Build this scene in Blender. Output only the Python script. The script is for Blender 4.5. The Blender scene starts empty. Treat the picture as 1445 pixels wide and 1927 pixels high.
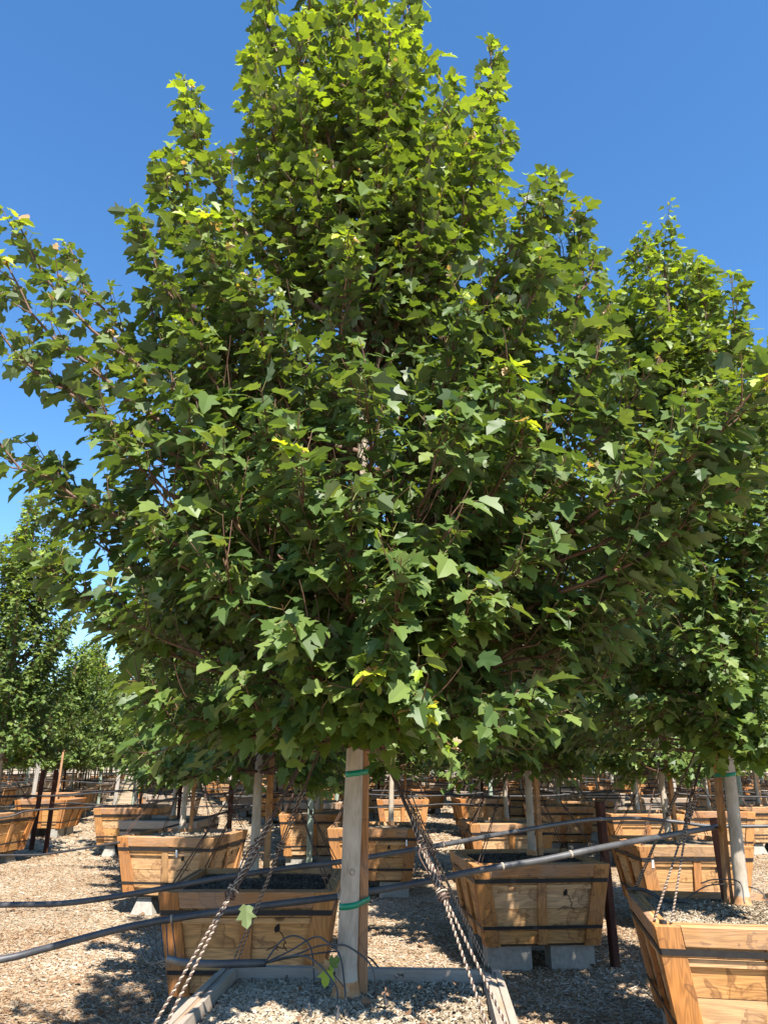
import bpy, math, random
import numpy as np
from mathutils import Vector, Matrix

random.seed(7)
rng = np.random.default_rng(11)
scene = bpy.context.scene
COL = scene.collection

# ------------------------------------------------------------------ camera
FPX, CX, CY = 1400.0, 722.5, 963.5          # focal length and centre in photograph pixels
PITCH = math.radians(18.5)
CAMH = 1.72
cam_d = bpy.data.cameras.new('camera')
cam = bpy.data.objects.new('camera', cam_d)
COL.objects.link(cam)
cam.location = (0, 0, CAMH)
cam.rotation_euler = (math.pi / 2 + PITCH, 0, 0)
cam_d.sensor_fit = 'VERTICAL'
cam_d.sensor_height = 36.0
cam_d.lens = 36.0 * FPX / 1927.0
cam_d.clip_start = 0.05
cam_d.clip_end = 4000.0
scene.camera = cam

# ------------------------------------------------------------------ sky, sun, exposure
SUN_EL = math.radians(54)
SUN_AZ = math.radians(18)                    # behind the camera, to the right
world = bpy.data.worlds.new('World')
scene.world = world
world.use_nodes = True
wn = world.node_tree
wn.nodes.clear()
sky = wn.nodes.new('ShaderNodeTexSky')
sky.sky_type = 'NISHITA'
sky.sun_disc = False
sky.sun_elevation = SUN_EL
sky.sun_rotation = math.pi - SUN_AZ
sky.altitude = 200
sky.air_density = 1.0
sky.dust_density = 0.25
sky.ozone_density = 3.0
hs = wn.nodes.new('ShaderNodeHueSaturation')
hs.inputs['Saturation'].default_value = 1.22
hs.inputs['Value'].default_value = 1.0
bg = wn.nodes.new('ShaderNodeBackground')
bg.inputs['Strength'].default_value = 0.10
wo = wn.nodes.new('ShaderNodeOutputWorld')
wn.links.new(sky.outputs[0], hs.inputs['Color'])
wn.links.new(hs.outputs[0], bg.inputs[0])
wn.links.new(bg.outputs[0], wo.inputs[0])

sun_d = bpy.data.lights.new('sun', 'SUN')
sun_d.energy = 5.0
sun_d.angle = math.radians(0.53)
sun_d.color = (1.0, 0.95, 0.87)
sun = bpy.data.objects.new('sun', sun_d)
COL.objects.link(sun)
sdir = Vector((math.sin(SUN_AZ) * math.cos(SUN_EL), -math.cos(SUN_AZ) * math.cos(SUN_EL), math.sin(SUN_EL)))
sun.rotation_euler = (-sdir).to_track_quat('-Z', 'Y').to_euler()
sun.location = sdir * 60

scene.view_settings.view_transform = 'Standard'
scene.view_settings.look = 'None'
scene.view_settings.exposure = 1.48
scene.view_settings.gamma = 1.0
scene.render.engine = 'CYCLES'
scene.cycles.max_bounces = 6
scene.cycles.diffuse_bounces = 2
scene.cycles.glossy_bounces = 2
scene.cycles.transmission_bounces = 4
scene.cycles.use_denoising = True

# ------------------------------------------------------------------ helpers
def at(px, py, Y):
    """the point at distance Y in front of the camera that the photograph shows at (px, py)"""
    a = (px - CX) / FPX
    b = -(py - CY) / FPX
    dy = math.cos(PITCH) - b * math.sin(PITCH)
    dz = math.sin(PITCH) + b * math.cos(PITCH)
    t = Y / dy
    return np.array((a * t, Y, CAMH + dz * t))

def mesh_np(name, V, loops, counts, mats=(), smooth=False, fattr=None, midx=None):
    me = bpy.data.meshes.new(name)
    V = np.asarray(V, dtype=np.float32)
    loops = np.asarray(loops, dtype=np.int32).ravel()
    counts = np.asarray(counts, dtype=np.int32)
    me.vertices.add(len(V)); me.vertices.foreach_set('co', V.ravel())
    me.loops.add(len(loops)); me.loops.foreach_set('vertex_index', loops)
    me.polygons.add(len(counts))
    me.polygons.foreach_set('loop_start', np.concatenate(([0], np.cumsum(counts)[:-1])).astype(np.int32))
    if midx is not None:
        me.polygons.foreach_set('material_index', np.asarray(midx, dtype=np.int32))
    me.polygons.foreach_set('use_smooth', np.full(len(counts), smooth))
    for k, v in (fattr or {}).items():
        a = me.attributes.new(k, 'FLOAT', 'FACE')
        a.data.foreach_set('value', np.asarray(v, dtype=np.float32))
    for m in mats:
        me.materials.append(m)
    me.update(calc_edges=True)
    me.validate()
    return me

class MB:
    """collects polygons for one mesh"""
    def __init__(s):
        s.v, s.f, s.m = [], [], []
    def poly(s, vs, fs, mi=0):
        o = len(s.v)
        s.v += [tuple(v) for v in vs]
        for f in fs:
            s.f.append([i + o for i in f]); s.m.append(mi)
    def hexa(s, b, t, mi=0):
        """b: four bottom points, t: four top points, both counter-clockwise seen from above"""
        s.poly(list(b) + list(t), [(3, 2, 1, 0), (4, 5, 6, 7), (0, 1, 5, 4), (1, 2, 6, 5), (2, 3, 7, 6), (3, 0, 4, 7)], mi)
    def box(s, x0, x1, y0, y1, z0, z1, mi=0):
        s.hexa([(x0, y0, z0), (x1, y0, z0), (x1, y1, z0), (x0, y1, z0)], [(x0, y0, z1), (x1, y0, z1), (x1, y1, z1), (x0, y1, z1)], mi)
    def mesh(s, name, mats, smooth=False):
        me = bpy.data.meshes.new(name)
        me.from_pydata(s.v, [], s.f)
        for m in mats: me.materials.append(m)
        me.polygons.foreach_set('material_index', np.array(s.m, dtype=np.int32))
        me.polygons.foreach_set('use_smooth', np.full(len(s.f), smooth))
        me.update()
        return me

def link(name, me, parent=None, mat=None):
    o = bpy.data.objects.new(name, me)
    COL.objects.link(o)
    if parent is not None: o.parent = parent
    if mat is not None: o.matrix_local = mat
    return o

def tag(o, label=None, cat=None, group=None, kind=None):
    if label: o['label'] = label
    if cat: o['category'] = cat
    if group: o['group'] = group
    if kind: o['kind'] = kind
    return o

def thing(name, label, cat, loc, rz=0.0, group=None, scale=1.0):
    o = bpy.data.objects.new(name, None)
    COL.objects.link(o)
    o.empty_display_size = 0.1
    o.location = loc; o.rotation_euler = (0, 0, rz); o.scale = (scale,) * 3
    return tag(o, label, cat, group)

def copy_tree(o, parent=None):
    c = o.copy(); COL.objects.link(c); c.parent = parent
    for ch in o.children: copy_tree(ch, c)
    return c

def unit(v):
    v = np.asarray(v, float)
    return v / (np.linalg.norm(v, axis=-1, keepdims=True) + 1e-9)

def tubes(paths, sides=6, close=True):
    """paths: list of (points, radii) -> verts, loops, counts"""
    VV, LL, CC, off = [], [], [], 0
    ang = np.arange(sides) * 2 * math.pi / sides
    ca, sa = np.cos(ang), np.sin(ang)
    for P, R in paths:
        P = np.asarray(P, float); n = len(P)
        R = np.broadcast_to(np.asarray(R, float), (n,))
        T = unit(np.gradient(P, axis=0))
        ref = np.array((0.31, 0.95, 0.05)) if abs(T[0][2]) > 0.6 else np.array((0.03, 0.05, 1.0))
        A = unit(np.cross(T, ref)); B = np.cross(T, A)
        ring = P[:, None] + R[:, None, None] * (A[:, None] * ca[None, :, None] + B[:, None] * sa[None, :, None])
        VV.append(ring.reshape(-1, 3))
        i = np.arange(n - 1)[:, None] * sides; j = np.arange(sides)[None]; k = (j + 1) % sides
        q = np.stack([i + j, i + k, i + sides + k, i + sides + j], -1).reshape(-1, 4) + off
        LL.append(q.ravel()); CC.append(np.full(len(q), 4))
        if close:
            LL.append(np.arange(sides)[::-1] + off); CC.append([sides])
            LL.append(np.arange(sides) + off + (n - 1) * sides); CC.append([sides])
        off += n * sides
    return np.concatenate(VV), np.concatenate(LL), np.concatenate(CC)

def tube_obj(name, paths, sides, mat, parent=None, smooth=True):
    V, L, C = tubes(paths, sides)
    return link(name, mesh_np(name, V, L, C, [mat], smooth), parent)

def smooth_path(pts, n=40):
    """Catmull-Rom through the points"""
    P = np.asarray(pts, float)
    P = np.vstack([2 * P[0] - P[1], P, 2 * P[-1] - P[-2]])
    out = []
    seg = len(P) - 3
    per = max(2, n // seg)
    for s in range(seg):
        p0, p1, p2, p3 = P[s:s + 4]
        for t in np.linspace(0, 1, per, endpoint=False):
            out.append(0.5 * (2 * p1 + (p2 - p0) * t + (2 * p0 - 5 * p1 + 4 * p2 - p3) * t * t + (3 * p1 - p0 - 3 * p2 + p3) * t ** 3))
    out.append(P[-2])
    return np.array(out)

# ------------------------------------------------------------------ materials
def newmat(name):
    m = bpy.data.materials.new(name)
    m.use_nodes = True
    nt = m.node_tree
    nt.nodes.clear()
    return m, nt, nt.nodes, nt.links

def nd(ns, typ, **kw):
    n = ns.new(typ)
    for k, v in kw.items():
        if k in n.inputs.keys(): n.inputs[k].default_value = v
        else: setattr(n, k, v)
    return n

def ramp(ns, stops, interp='LINEAR'):
    r = ns.new('ShaderNodeValToRGB')
    r.color_ramp.interpolation = interp
    e = r.color_ramp.elements
    while len(e) < len(stops): e.new(0.5)
    for el, (p, c) in zip(e, stops):
        el.position = p; el.color = (*c, 1)
    return r

def mixc(ns, ls, fac, a, b, mode='MIX'):
    m = ns.new('ShaderNodeMix'); m.data_type = 'RGBA'; m.blend_type = mode
    for k, v in ((0, fac), (6, a), (7, b)):
        if isinstance(v, (int, float)): m.inputs[k].default_value = v
        elif isinstance(v, tuple): m.inputs[k].default_value = (*v, 1)
        else: ls.new(v, m.inputs[k])
    return m.outputs[2]

def out(ns, ls, sh, disp=None):
    o = ns.new('ShaderNodeOutputMaterial'); ls.new(sh, o.inputs[0])

def bump(ns, ls, h, strength, dist):
    b = ns.new('ShaderNodeBump'); b.inputs['Strength'].default_value = strength; b.inputs['Distance'].default_value = dist
    ls.new(h, b.inputs['Height']); return b.outputs[0]

def mat_leaf(name='maple_leaf'):
    m, nt, ns, ls = newmat(name)
    yo = nd(ns, 'ShaderNodeAttribute', attribute_name='young')
    ti = nd(ns, 'ShaderNodeAttribute', attribute_name='tint')
    geo = ns.new('ShaderNodeNewGeometry')
    mature = ramp(ns, [(0.0, (0.036, 0.070, 0.016)), (0.45, (0.080, 0.130, 0.026)), (1.0, (0.165, 0.215, 0.052))])
    ls.new(ti.outputs['Fac'], mature.inputs[0])
    aged = ramp(ns, [(0.0, (0, 0, 0)), (0.5, (0.245, 0.335, 0.022)), (0.72, (0.42, 0.43, 0.035)), (0.80, (0.40, 0.25, 0.10)), (1.0, (0.40, 0.24, 0.16))])
    half = nd(ns, 'ShaderNodeMath', operation='MULTIPLY'); half.inputs[1].default_value = 0.5
    ls.new(yo.outputs['Fac'], half.inputs[0]); ls.new(half.outputs[0], aged.inputs[0])
    fac = nd(ns, 'ShaderNodeMath', operation='MINIMUM'); fac.inputs[1].default_value = 1.0
    ls.new(yo.outputs['Fac'], fac.inputs[0])
    top = mixc(ns, ls, fac.outputs[0], mature.outputs[0], aged.outputs[0])
    # faint mottling on the blade
    tc = ns.new('ShaderNodeTexCoord')
    nz = nd(ns, 'ShaderNodeTexNoise', Scale=38.0, Detail=3.0)
    ls.new(tc.outputs['Object'], nz.inputs[0])
    mr = nd(ns, 'ShaderNodeMapRange'); mr.inputs[3].default_value = 0.75; mr.inputs[4].default_value = 1.25
    ls.new(nz.outputs[0], mr.inputs[0])
    top = mixc(ns, ls, 1.0, top, mr.outputs[0], 'MULTIPLY')
    under = mixc(ns, ls, 0.55, top, (0.145, 0.175, 0.105))
    col = mixc(ns, ls, geo.outputs['Backfacing'], top, under)
    tr_c = mixc(ns, ls, 1.0, top, (2.0, 1.9, 0.7), 'MULTIPLY')
    p = nd(ns, 'ShaderNodeBsdfPrincipled', Roughness=0.5)
    p.inputs['Specular IOR Level'].default_value = 0.36
    ls.new(col, p.inputs['Base Color'])
    t = ns.new('ShaderNodeBsdfTranslucent'); ls.new(tr_c, t.inputs[0])
    mx = ns.new('ShaderNodeMixShader'); mx.inputs[0].default_value = 0.29
    ls.new(p.outputs[0], mx.inputs[1]); ls.new(t.outputs[0], mx.inputs[2])
    out(ns, ls, mx.outputs[0])
    return m

def simple(name, stops, scale=8.0, rough=0.7, stretch=(1, 1, 1), spec=0.3, bmp=0.0, rnd=0.0, metal=0.0, detail=5.0):
    m, nt, ns, ls = newmat(name)
    tc = ns.new('ShaderNodeTexCoord')
    mp = ns.new('ShaderNodeMapping'); mp.inputs['Scale'].default_value = stretch
    ls.new(tc.outputs['Object'], mp.inputs[0])
    nz = nd(ns, 'ShaderNodeTexNoise', Scale=scale, Detail=detail, Roughness=0.65)
    ls.new(mp.outputs[0], nz.inputs[0])
    r = ramp(ns, stops); ls.new(nz.outputs[0], r.inputs[0])
    p = nd(ns, 'ShaderNodeBsdfPrincipled', Roughness=rough, Metallic=metal)
    p.inputs['Specular IOR Level'].default_value = spec
    ls.new(r.outputs[0], p.inputs['Base Color'])
    if bmp: ls.new(bump(ns, ls, nz.outputs[0], bmp, 0.01), p.inputs['Normal'])
    out(ns, ls, p.outputs[0])
    return m

def mat_wood(name, axis, grey=0.0, pale=False):
    """stained and weathered softwood, grain along the given axis of the object"""
    m, nt, ns, ls = newmat(name)
    tc = ns.new('ShaderNodeTexCoord'); oi = ns.new('ShaderNodeObjectInfo')
    addv = nd(ns, 'ShaderNodeVectorMath', operation='MULTIPLY_ADD')
    addv.inputs[1].default_value = (1, 1, 1)
    cmb = ns.new('ShaderNodeCombineXYZ')
    for k, f in enumerate((31.7, 17.3, 53.9)):
        mm = nd(ns, 'ShaderNodeMath', operation='MULTIPLY'); mm.inputs[1].default_value = f
        ls.new(oi.outputs['Random'], mm.inputs[0]); ls.new(mm.outputs[0], cmb.inputs[k])
    ls.new(tc.outputs['Object'], addv.inputs[0]); ls.new(cmb.outputs[0], addv.inputs[2])
    sc = [1.0, 1.0, 1.0]; sc[axis] = 0.09
    mp = ns.new('ShaderNodeMapping'); mp.inputs['Scale'].default_value = sc
    ls.new(addv.outputs[0], mp.inputs[0])
    # growth rings
    wv = nd(ns, 'ShaderNodeTexNoise', Scale=9.0, Detail=2.0, Distortion=0.6)
    ls.new(mp.outputs[0], wv.inputs[0])
    rg = nd(ns, 'ShaderNodeMath', operation='MULTIPLY'); rg.inputs[1].default_value = 95.0
    ls.new(wv.outputs[0], rg.inputs[0])
    sn = nd(ns, 'ShaderNodeMath', operation='SINE'); ls.new(rg.outputs[0], sn.inputs[0])
    fine = nd(ns, 'ShaderNodeTexNoise', Scale=120.0, Detail=4.0); ls.new(mp.outputs[0], fine.inputs[0])
    # base colour of each board
    tone = ramp(ns, [(0.0, (0.46, 0.225, 0.070)), (0.3, (0.52, 0.295, 0.125)), (0.6, (0.56, 0.345, 0.175)), (0.85, (0.50, 0.25, 0.085)), (1.0, (0.44, 0.27, 0.14))] if pale else
                [(0.0, (0.36, 0.140, 0.034)), (0.3, (0.43, 0.190, 0.055)), (0.6, (0.47, 0.235, 0.085)), (0.85, (0.36, 0.140, 0.038)), (1.0, (0.38, 0.205, 0.080))])
    ls.new(oi.outputs['Random'], tone.inputs[0])
    rm = nd(ns, 'ShaderNodeMapRange'); rm.inputs[1].default_value = -1; rm.inputs[3].default_value = 0.70; rm.inputs[4].default_value = 1.14
    ls.new(sn.outputs[0], rm.inputs[0])
    c = mixc(ns, ls, 0.75, tone.outputs[0], rm.outputs[0], 'MULTIPLY')
    fr = nd(ns, 'ShaderNodeMapRange'); fr.inputs[3].default_value = 0.72; fr.inputs[4].default_value = 1.28
    ls.new(fine.outputs[0], fr.inputs[0])
    c = mixc(ns, ls, 1.0, c, fr.outputs[0], 'MULTIPLY')
    # water stains with dark rims
    st = nd(ns, 'ShaderNodeTexNoise', Scale=4.2, Detail=3.5, Roughness=0.55, Distortion=0.5); ls.new(addv.outputs[0], st.inputs[0])
    rim = ramp(ns, [(0.0, (0, 0, 0)), (0.555, (0, 0, 0)), (0.575, (1, 1, 1)), (0.60, (0.35, 0.35, 0.35)), (0.72, (0.12, 0.12, 0.12)), (1.0, (0, 0, 0))])
    ls.new(st.outputs[0], rim.inputs[0])
    rf = nd(ns, 'ShaderNodeMath', operation='MULTIPLY'); rf.inputs[1].default_value = 0.7
    ls.new(rim.outputs[0], rf.inputs[0])
    c = mixc(ns, ls, rf.outputs[0], c, (0.13, 0.052, 0.020))
    # knots
    vo = nd(ns, 'ShaderNodeTexVoronoi', Scale=3.3); 
    mp2 = ns.new('ShaderNodeMapping'); s2 = [1.0, 1.0, 1.0]; s2[axis] = 0.55
    mp2.inputs['Scale'].default_value = s2
    ls.new(addv.outputs[0], mp2.inputs[0]); ls.new(mp2.outputs[0], vo.inputs[0])
    kr = ramp(ns, [(0.0, (1, 1, 1)), (0.05, (0.9, 0.9, 0.9)), (0.075, (0.25, 0.25, 0.25)), (0.11, (0, 0, 0))])
    ls.new(vo.outputs['Distance'], kr.inputs[0])
    c = mixc(ns, ls, kr.outputs[0], c, (0.11, 0.05, 0.022))
    # greyed by weather
    gz = nd(ns, 'ShaderNodeTexNoise', Scale=2.3, Detail=5.0); ls.new(addv.outputs[0], gz.inputs[0])
    gr = ramp(ns, [(0.45 - 0.4 * grey, (0, 0, 0)), (0.80 - 0.35 * grey, (1, 1, 1))]); ls.new(gz.outputs[0], gr.inputs[0])
    gf = nd(ns, 'ShaderNodeMath', operation='MULTIPLY'); gf.inputs[1].default_value = 0.22 + 0.7 * grey
    ls.new(gr.outputs[0], gf.inputs[0])
    c = mixc(ns, ls, gf.outputs[0], c, mixc(ns, ls, 1.0, (0.30, 0.265, 0.22), fr.outputs[0], 'MULTIPLY'))
    p = nd(ns, 'ShaderNodeBsdfPrincipled', Roughness=0.72)
    p.inputs['Specular IOR Level'].default_value = 0.25
    ls.new(c, p.inputs['Base Color'])
    ls.new(bump(ns, ls, fine.outputs[0], 0.35, 0.004), p.inputs['Normal'])
    out(ns, ls, p.outputs[0])
    return m

def mat_chips(name, stops):
    m, nt, ns, ls = newmat(name)
    ch = nd(ns, 'ShaderNodeAttribute', attribute_name='tint')
    r = ramp(ns, stops); ls.new(ch.outputs['Fac'], r.inputs[0])
    p = nd(ns, 'ShaderNodeBsdfPrincipled', Roughness=0.85)
    p.inputs['Specular IOR Level'].default_value = 0.15
    ls.new(r.outputs[0], p.inputs['Base Color'])
    out(ns, ls, p.outputs[0])
    return m

def mat_ground():
    m, nt, ns, ls = newmat('mulch_ground')
    tc = ns.new('ShaderNodeTexCoord')
    big = nd(ns, 'ShaderNodeTexNoise', Scale=0.45, Detail=6.0, Roughness=0.6); ls.new(tc.outputs['Object'], big.inputs[0])
    sm = nd(ns, 'ShaderNodeTexNoise', Scale=22.0, Detail=6.0, Roughness=0.75); ls.new(tc.outputs['Object'], sm.inputs[0])
    vo = nd(ns, 'ShaderNodeTexVoronoi', Scale=34.0); ls.new(tc.outputs['Object'], vo.inputs[0])
    a = ramp(ns, [(0.3, (0.20, 0.145, 0.088)), (0.55, (0.31, 0.25, 0.175)), (0.75, (0.36, 0.32, 0.25))]); ls.new(big.outputs[0], a.inputs[0])
    v = nd(ns, 'ShaderNodeMapRange'); v.inputs[1].default_value = 0.25; v.inputs[2].default_value = 0.75; v.inputs[3].default_value = 0.5; v.inputs[4].default_value = 1.5
    ls.new(sm.outputs[0], v.inputs[0])
    c = mixc(ns, ls, 1.0, a.outputs[0], v.outputs[0], 'MULTIPLY')
    sep = ns.new('ShaderNodeSeparateColor'); ls.new(vo.outputs['Color'], sep.inputs[0])
    cr = ramp(ns, [(0.0, (0.5, 0.5, 0.5)), (0.5, (1, 1, 1)), (1.0, (1.45, 1.42, 1.36))]); ls.new(sep.outputs[0], cr.inputs[0])
    c = mixc(ns, ls, 0.8, c, cr.outputs[0], 'MULTIPLY')
    p = nd(ns, 'ShaderNodeBsdfPrincipled', Roughness=0.9)
    p.inputs['Specular IOR Level'].default_value = 0.1
    ls.new(c, p.inputs['Base Color'])
    ls.new(bump(ns, ls, sm.outputs[0], 0.8, 0.03), p.inputs['Normal'])
    out(ns, ls, p.outputs[0])
    return m

M = {}
M['leaf'] = mat_leaf()
M['wood_h'] = mat_wood('cedar_boards', 0, 0.0, True)
M['wood_v'] = mat_wood('cedar_battens', 2)
M['grey_h'] = mat_wood('weathered_boards', 0, 0.9)
M['grey_v'] = mat_wood('weathered_battens', 2, 0.9)
M['rim'] = mat_wood('weathered_rim', 0, 0.35)
M['bark'] = simple('pale_bark', [(0.27, (0.15, 0.11, 0.08)), (0.40, (0.29, 0.24, 0.185)), (0.52, (0.37, 0.315, 0.25)), (0.72, (0.45, 0.395, 0.32))], 17.0, 0.82, (1, 1, 0.34), 0.2, 0.5, detail=8.0)
M['twig'] = simple('red_brown_twig', [(0.3, (0.065, 0.034, 0.020)), (0.7, (0.14, 0.075, 0.044))], 30.0, 0.6)
M['petiole'] = simple('petiole', [(0.3, (0.22, 0.13, 0.06)), (0.7, (0.25, 0.24, 0.08))], 30.0, 0.5)
M['flare'] = simple('rubbed_bark_flare', [(0.3, (0.26, 0.10, 0.035)), (0.55, (0.42, 0.22, 0.10)), (0.75, (0.42, 0.36, 0.29))], 30.0, 0.9)
M['scar'] = simple('scar_callus', [(0.3, (0.20, 0.14, 0.095)), (0.7, (0.30, 0.235, 0.175))], 40.0, 0.85)
M['stake'] = mat_wood('stake_wood', 2, 0.25)
M['steel'] = simple('black_steel_strap', [(0.3, (0.012, 0.012, 0.013)), (0.8, (0.03, 0.028, 0.028))], 20.0, 0.5, spec=0.4)
M['rust'] = simple('rusty_steel', [(0.3, (0.035, 0.014, 0.010)), (0.55, (0.060, 0.022, 0.014)), (0.8, (0.13, 0.05, 0.022))], 9.0, 0.85, (1, 1, 0.4), 0.25)
M['redpost'] = simple('red_oxide_post', [(0.3, (0.09, 0.030, 0.020)), (0.7, (0.19, 0.075, 0.05))], 6.0, 0.75, (1, 1, 0.3))
M['pipe'] = simple('black_poly_pipe', [(0.35, (0.030, 0.030, 0.034)), (0.7, (0.085, 0.082, 0.08))], 7.0, 0.48, spec=0.45)
M['pipe_far'] = simple('thin_poly_pipe', [(0.35, (0.022, 0.021, 0.022)), (0.7, (0.05, 0.045, 0.042))], 7.0, 0.5)
M['tape'] = simple('green_tape', [(0.3, (0.0, 0.16, 0.085)), (0.7, (0.0, 0.22, 0.12))], 12.0, 0.4, spec=0.5)
M['rope_d'] = simple('brown_twine', [(0.3, (0.045, 0.026, 0.020)), (0.7, (0.12, 0.075, 0.055))], 160.0, 0.9)
M['rope_l'] = simple('pale_twine', [(0.3, (0.22, 0.17, 0.125)), (0.7, (0.40, 0.33, 0.26))], 160.0, 0.9)
M['concrete'] = simple('concrete', [(0.3, (0.22, 0.205, 0.175)), (0.7, (0.34, 0.315, 0.27))], 22.0, 0.9, spec=0.15, bmp=0.3)
M['soil'] = simple('soil_mix', [(0.25, (0.055, 0.042, 0.030)), (0.5, (0.15, 0.12, 0.085)), (0.8, (0.30, 0.26, 0.20))], 55.0, 0.95, spec=0.1, bmp=0.6, detail=8.0)
M['ink'] = simple('black_stamp_ink', [(0.4, (0.012, 0.010, 0.009)), (0.9, (0.03, 0.022, 0.018))], 40.0, 0.7)
M['tag'] = simple('white_tag', [(0.3, (0.72, 0.72, 0.70)), (0.8, (0.8, 0.8, 0.78))], 40.0, 0.5)
M['pvc'] = simple('white_pvc', [(0.3, (0.66, 0.66, 0.63)), (0.8, (0.76, 0.76, 0.74))], 20.0, 0.45)
M['greenpost'] = simple('pale_green_post', [(0.3, (0.19, 0.24, 0.19)), (0.7, (0.30, 0.34, 0.27))], 8.0, 0.7, (1, 1, 0.2))
M['greypost'] = simple('grey_timber_post', [(0.3, (0.22, 0.20, 0.17)), (0.7, (0.40, 0.36, 0.31))], 12.0, 0.85, (1, 1, 0.15))
M['chips'] = mat_chips('mulch_chips', [(0.0, (0.11, 0.062, 0.034)), (0.2, (0.21, 0.125, 0.066)), (0.45, (0.27, 0.18, 0.105)), (0.7, (0.34, 0.265, 0.185)), (0.9, (0.43, 0.375, 0.30)), (1.0, (0.36, 0.17, 0.07))])
M['grit'] = mat_chips('box_chips', [(0.0, (0.07, 0.045, 0.026)), (0.3, (0.19, 0.14, 0.088)), (0.6, (0.31, 0.255, 0.18)), (0.85, (0.44, 0.38, 0.29)), (1.0, (0.26, 0.15, 0.07))])
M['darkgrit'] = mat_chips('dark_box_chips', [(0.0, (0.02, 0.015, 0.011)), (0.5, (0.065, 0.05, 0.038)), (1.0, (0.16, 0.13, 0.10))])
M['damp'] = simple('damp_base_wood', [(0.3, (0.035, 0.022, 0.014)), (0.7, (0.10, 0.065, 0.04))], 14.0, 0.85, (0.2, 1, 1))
M['dryleaf'] = simple('dry_leaf', [(0.3, (0.10, 0.05, 0.026)), (0.7, (0.22, 0.13, 0.07))], 30.0, 0.8)

# ------------------------------------------------------------------ ground
gm = MB()
gx = [-1500, -300, -60, -20, 0, 20, 60, 300, 1500]
gy = [-1500, -300, -40, 0, 10, 20, 40, 100, 400, 2500]
for iy in range(len(gy) - 1):
    for ix in range(len(gx) - 1):
        gm.poly([(gx[ix], gy[iy], 0), (gx[ix + 1], gy[iy], 0), (gx[ix + 1], gy[iy + 1], 0), (gx[ix], gy[iy + 1], 0)], [(0, 1, 2, 3)])
ground = link('ground', gm.mesh('ground', [mat_ground()]))
tag(ground, kind='structure')

def chips_mesh(name, P, length, width, height, mat, tilt=0.3):
    """one tent-shaped splinter on every point"""
    n = len(P)
    L = length * rng.lognormal(0, 0.45, n); W = width * rng.lognormal(0, 0.35, n)
    az = rng.uniform(0, 2 * math.pi, n)
    X = np.stack([np.cos(az), np.sin(az), rng.normal(0, tilt, n)], 1); X = unit(X)
    Yv = unit(np.cross(np.stack([rng.normal(0, tilt, n), rng.normal(0, tilt, n), np.ones(n)], 1), X))
    Z = np.cross(X, Yv)
    H = height * rng.uniform(0.5, 1.6, n)
    lx = np.array([-.5, .5, .5, -.5, -.38, .42]); ly = np.array([-.5, -.4, .5, .45, 0, .05]); lz = np.array([0, 0, 0, 0, 1, 1.0])
    V = P[:, None] + X[:, None] * (lx[None, :, None] * L[:, None, None]) + Yv[:, None] * (ly[None, :, None] * W[:, None, None]) + Z[:, None] * (lz[None, :, None] * H[:, None, None])
    faces = [(0, 1, 5, 4), (3, 4, 5, 2), (0, 4, 3), (1, 2, 5)]
    off = np.arange(n)[:, None] * 6
    loops = np.concatenate([off + np.array(sum(faces, ()))[None]], 1).ravel()
    counts = np.tile([4, 4, 3, 3], n)
    lf = 0.16 * np.sin(P[:, 0] * 2.1 + 1.3 * np.sin(P[:, 1] * 1.1)) * np.sin(P[:, 1] * 1.7 + np.sin(P[:, 0] * 1.9)) + 0.10 * np.sin(P[:, 0] * 5.3 + P[:, 1] * 3.1) * np.sin(P[:, 1] * 6.1)
    t = np.repeat(np.clip(rng.beta(2.0, 2.0, n) * .93 + lf, 0, .93) + (rng.random(n) < .015) * .07, 4)
    return mesh_np(name, V.reshape(-1, 3), loops, counts, [mat], False, {'tint': t})

def scatter(y0, y1, n, slope=0.62, pad=0.6):
    y = np.sqrt(rng.uniform(y0 ** 2, y1 ** 2, n))
    x = rng.uniform(-1, 1, n) * (y * slope + pad)
    return np.stack([x, y, rng.uniform(0.0, 0.012, n)], 1)

mulch_pts = np.vstack([scatter(4.6, 9.0, 90000), scatter(9.0, 15.0, 75000)])
mulch = link('wood_chip_mulch', chips_mesh('wood_chip_mulch', mulch_pts, 0.033, 0.0085, 0.005, M['chips']))
tag(mulch, 'pale tan splinters of wood chip mulch strewn over the nursery ground', 'mulch', kind='stuff')
fm = link('coarse_mulch', chips_mesh('coarse_mulch', scatter(15, 34, 42000), 0.075, 0.024, 0.012, M['chips']))
tag(fm, 'coarse wood chip mulch between the far rows of planter boxes', 'mulch', kind='stuff')

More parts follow.
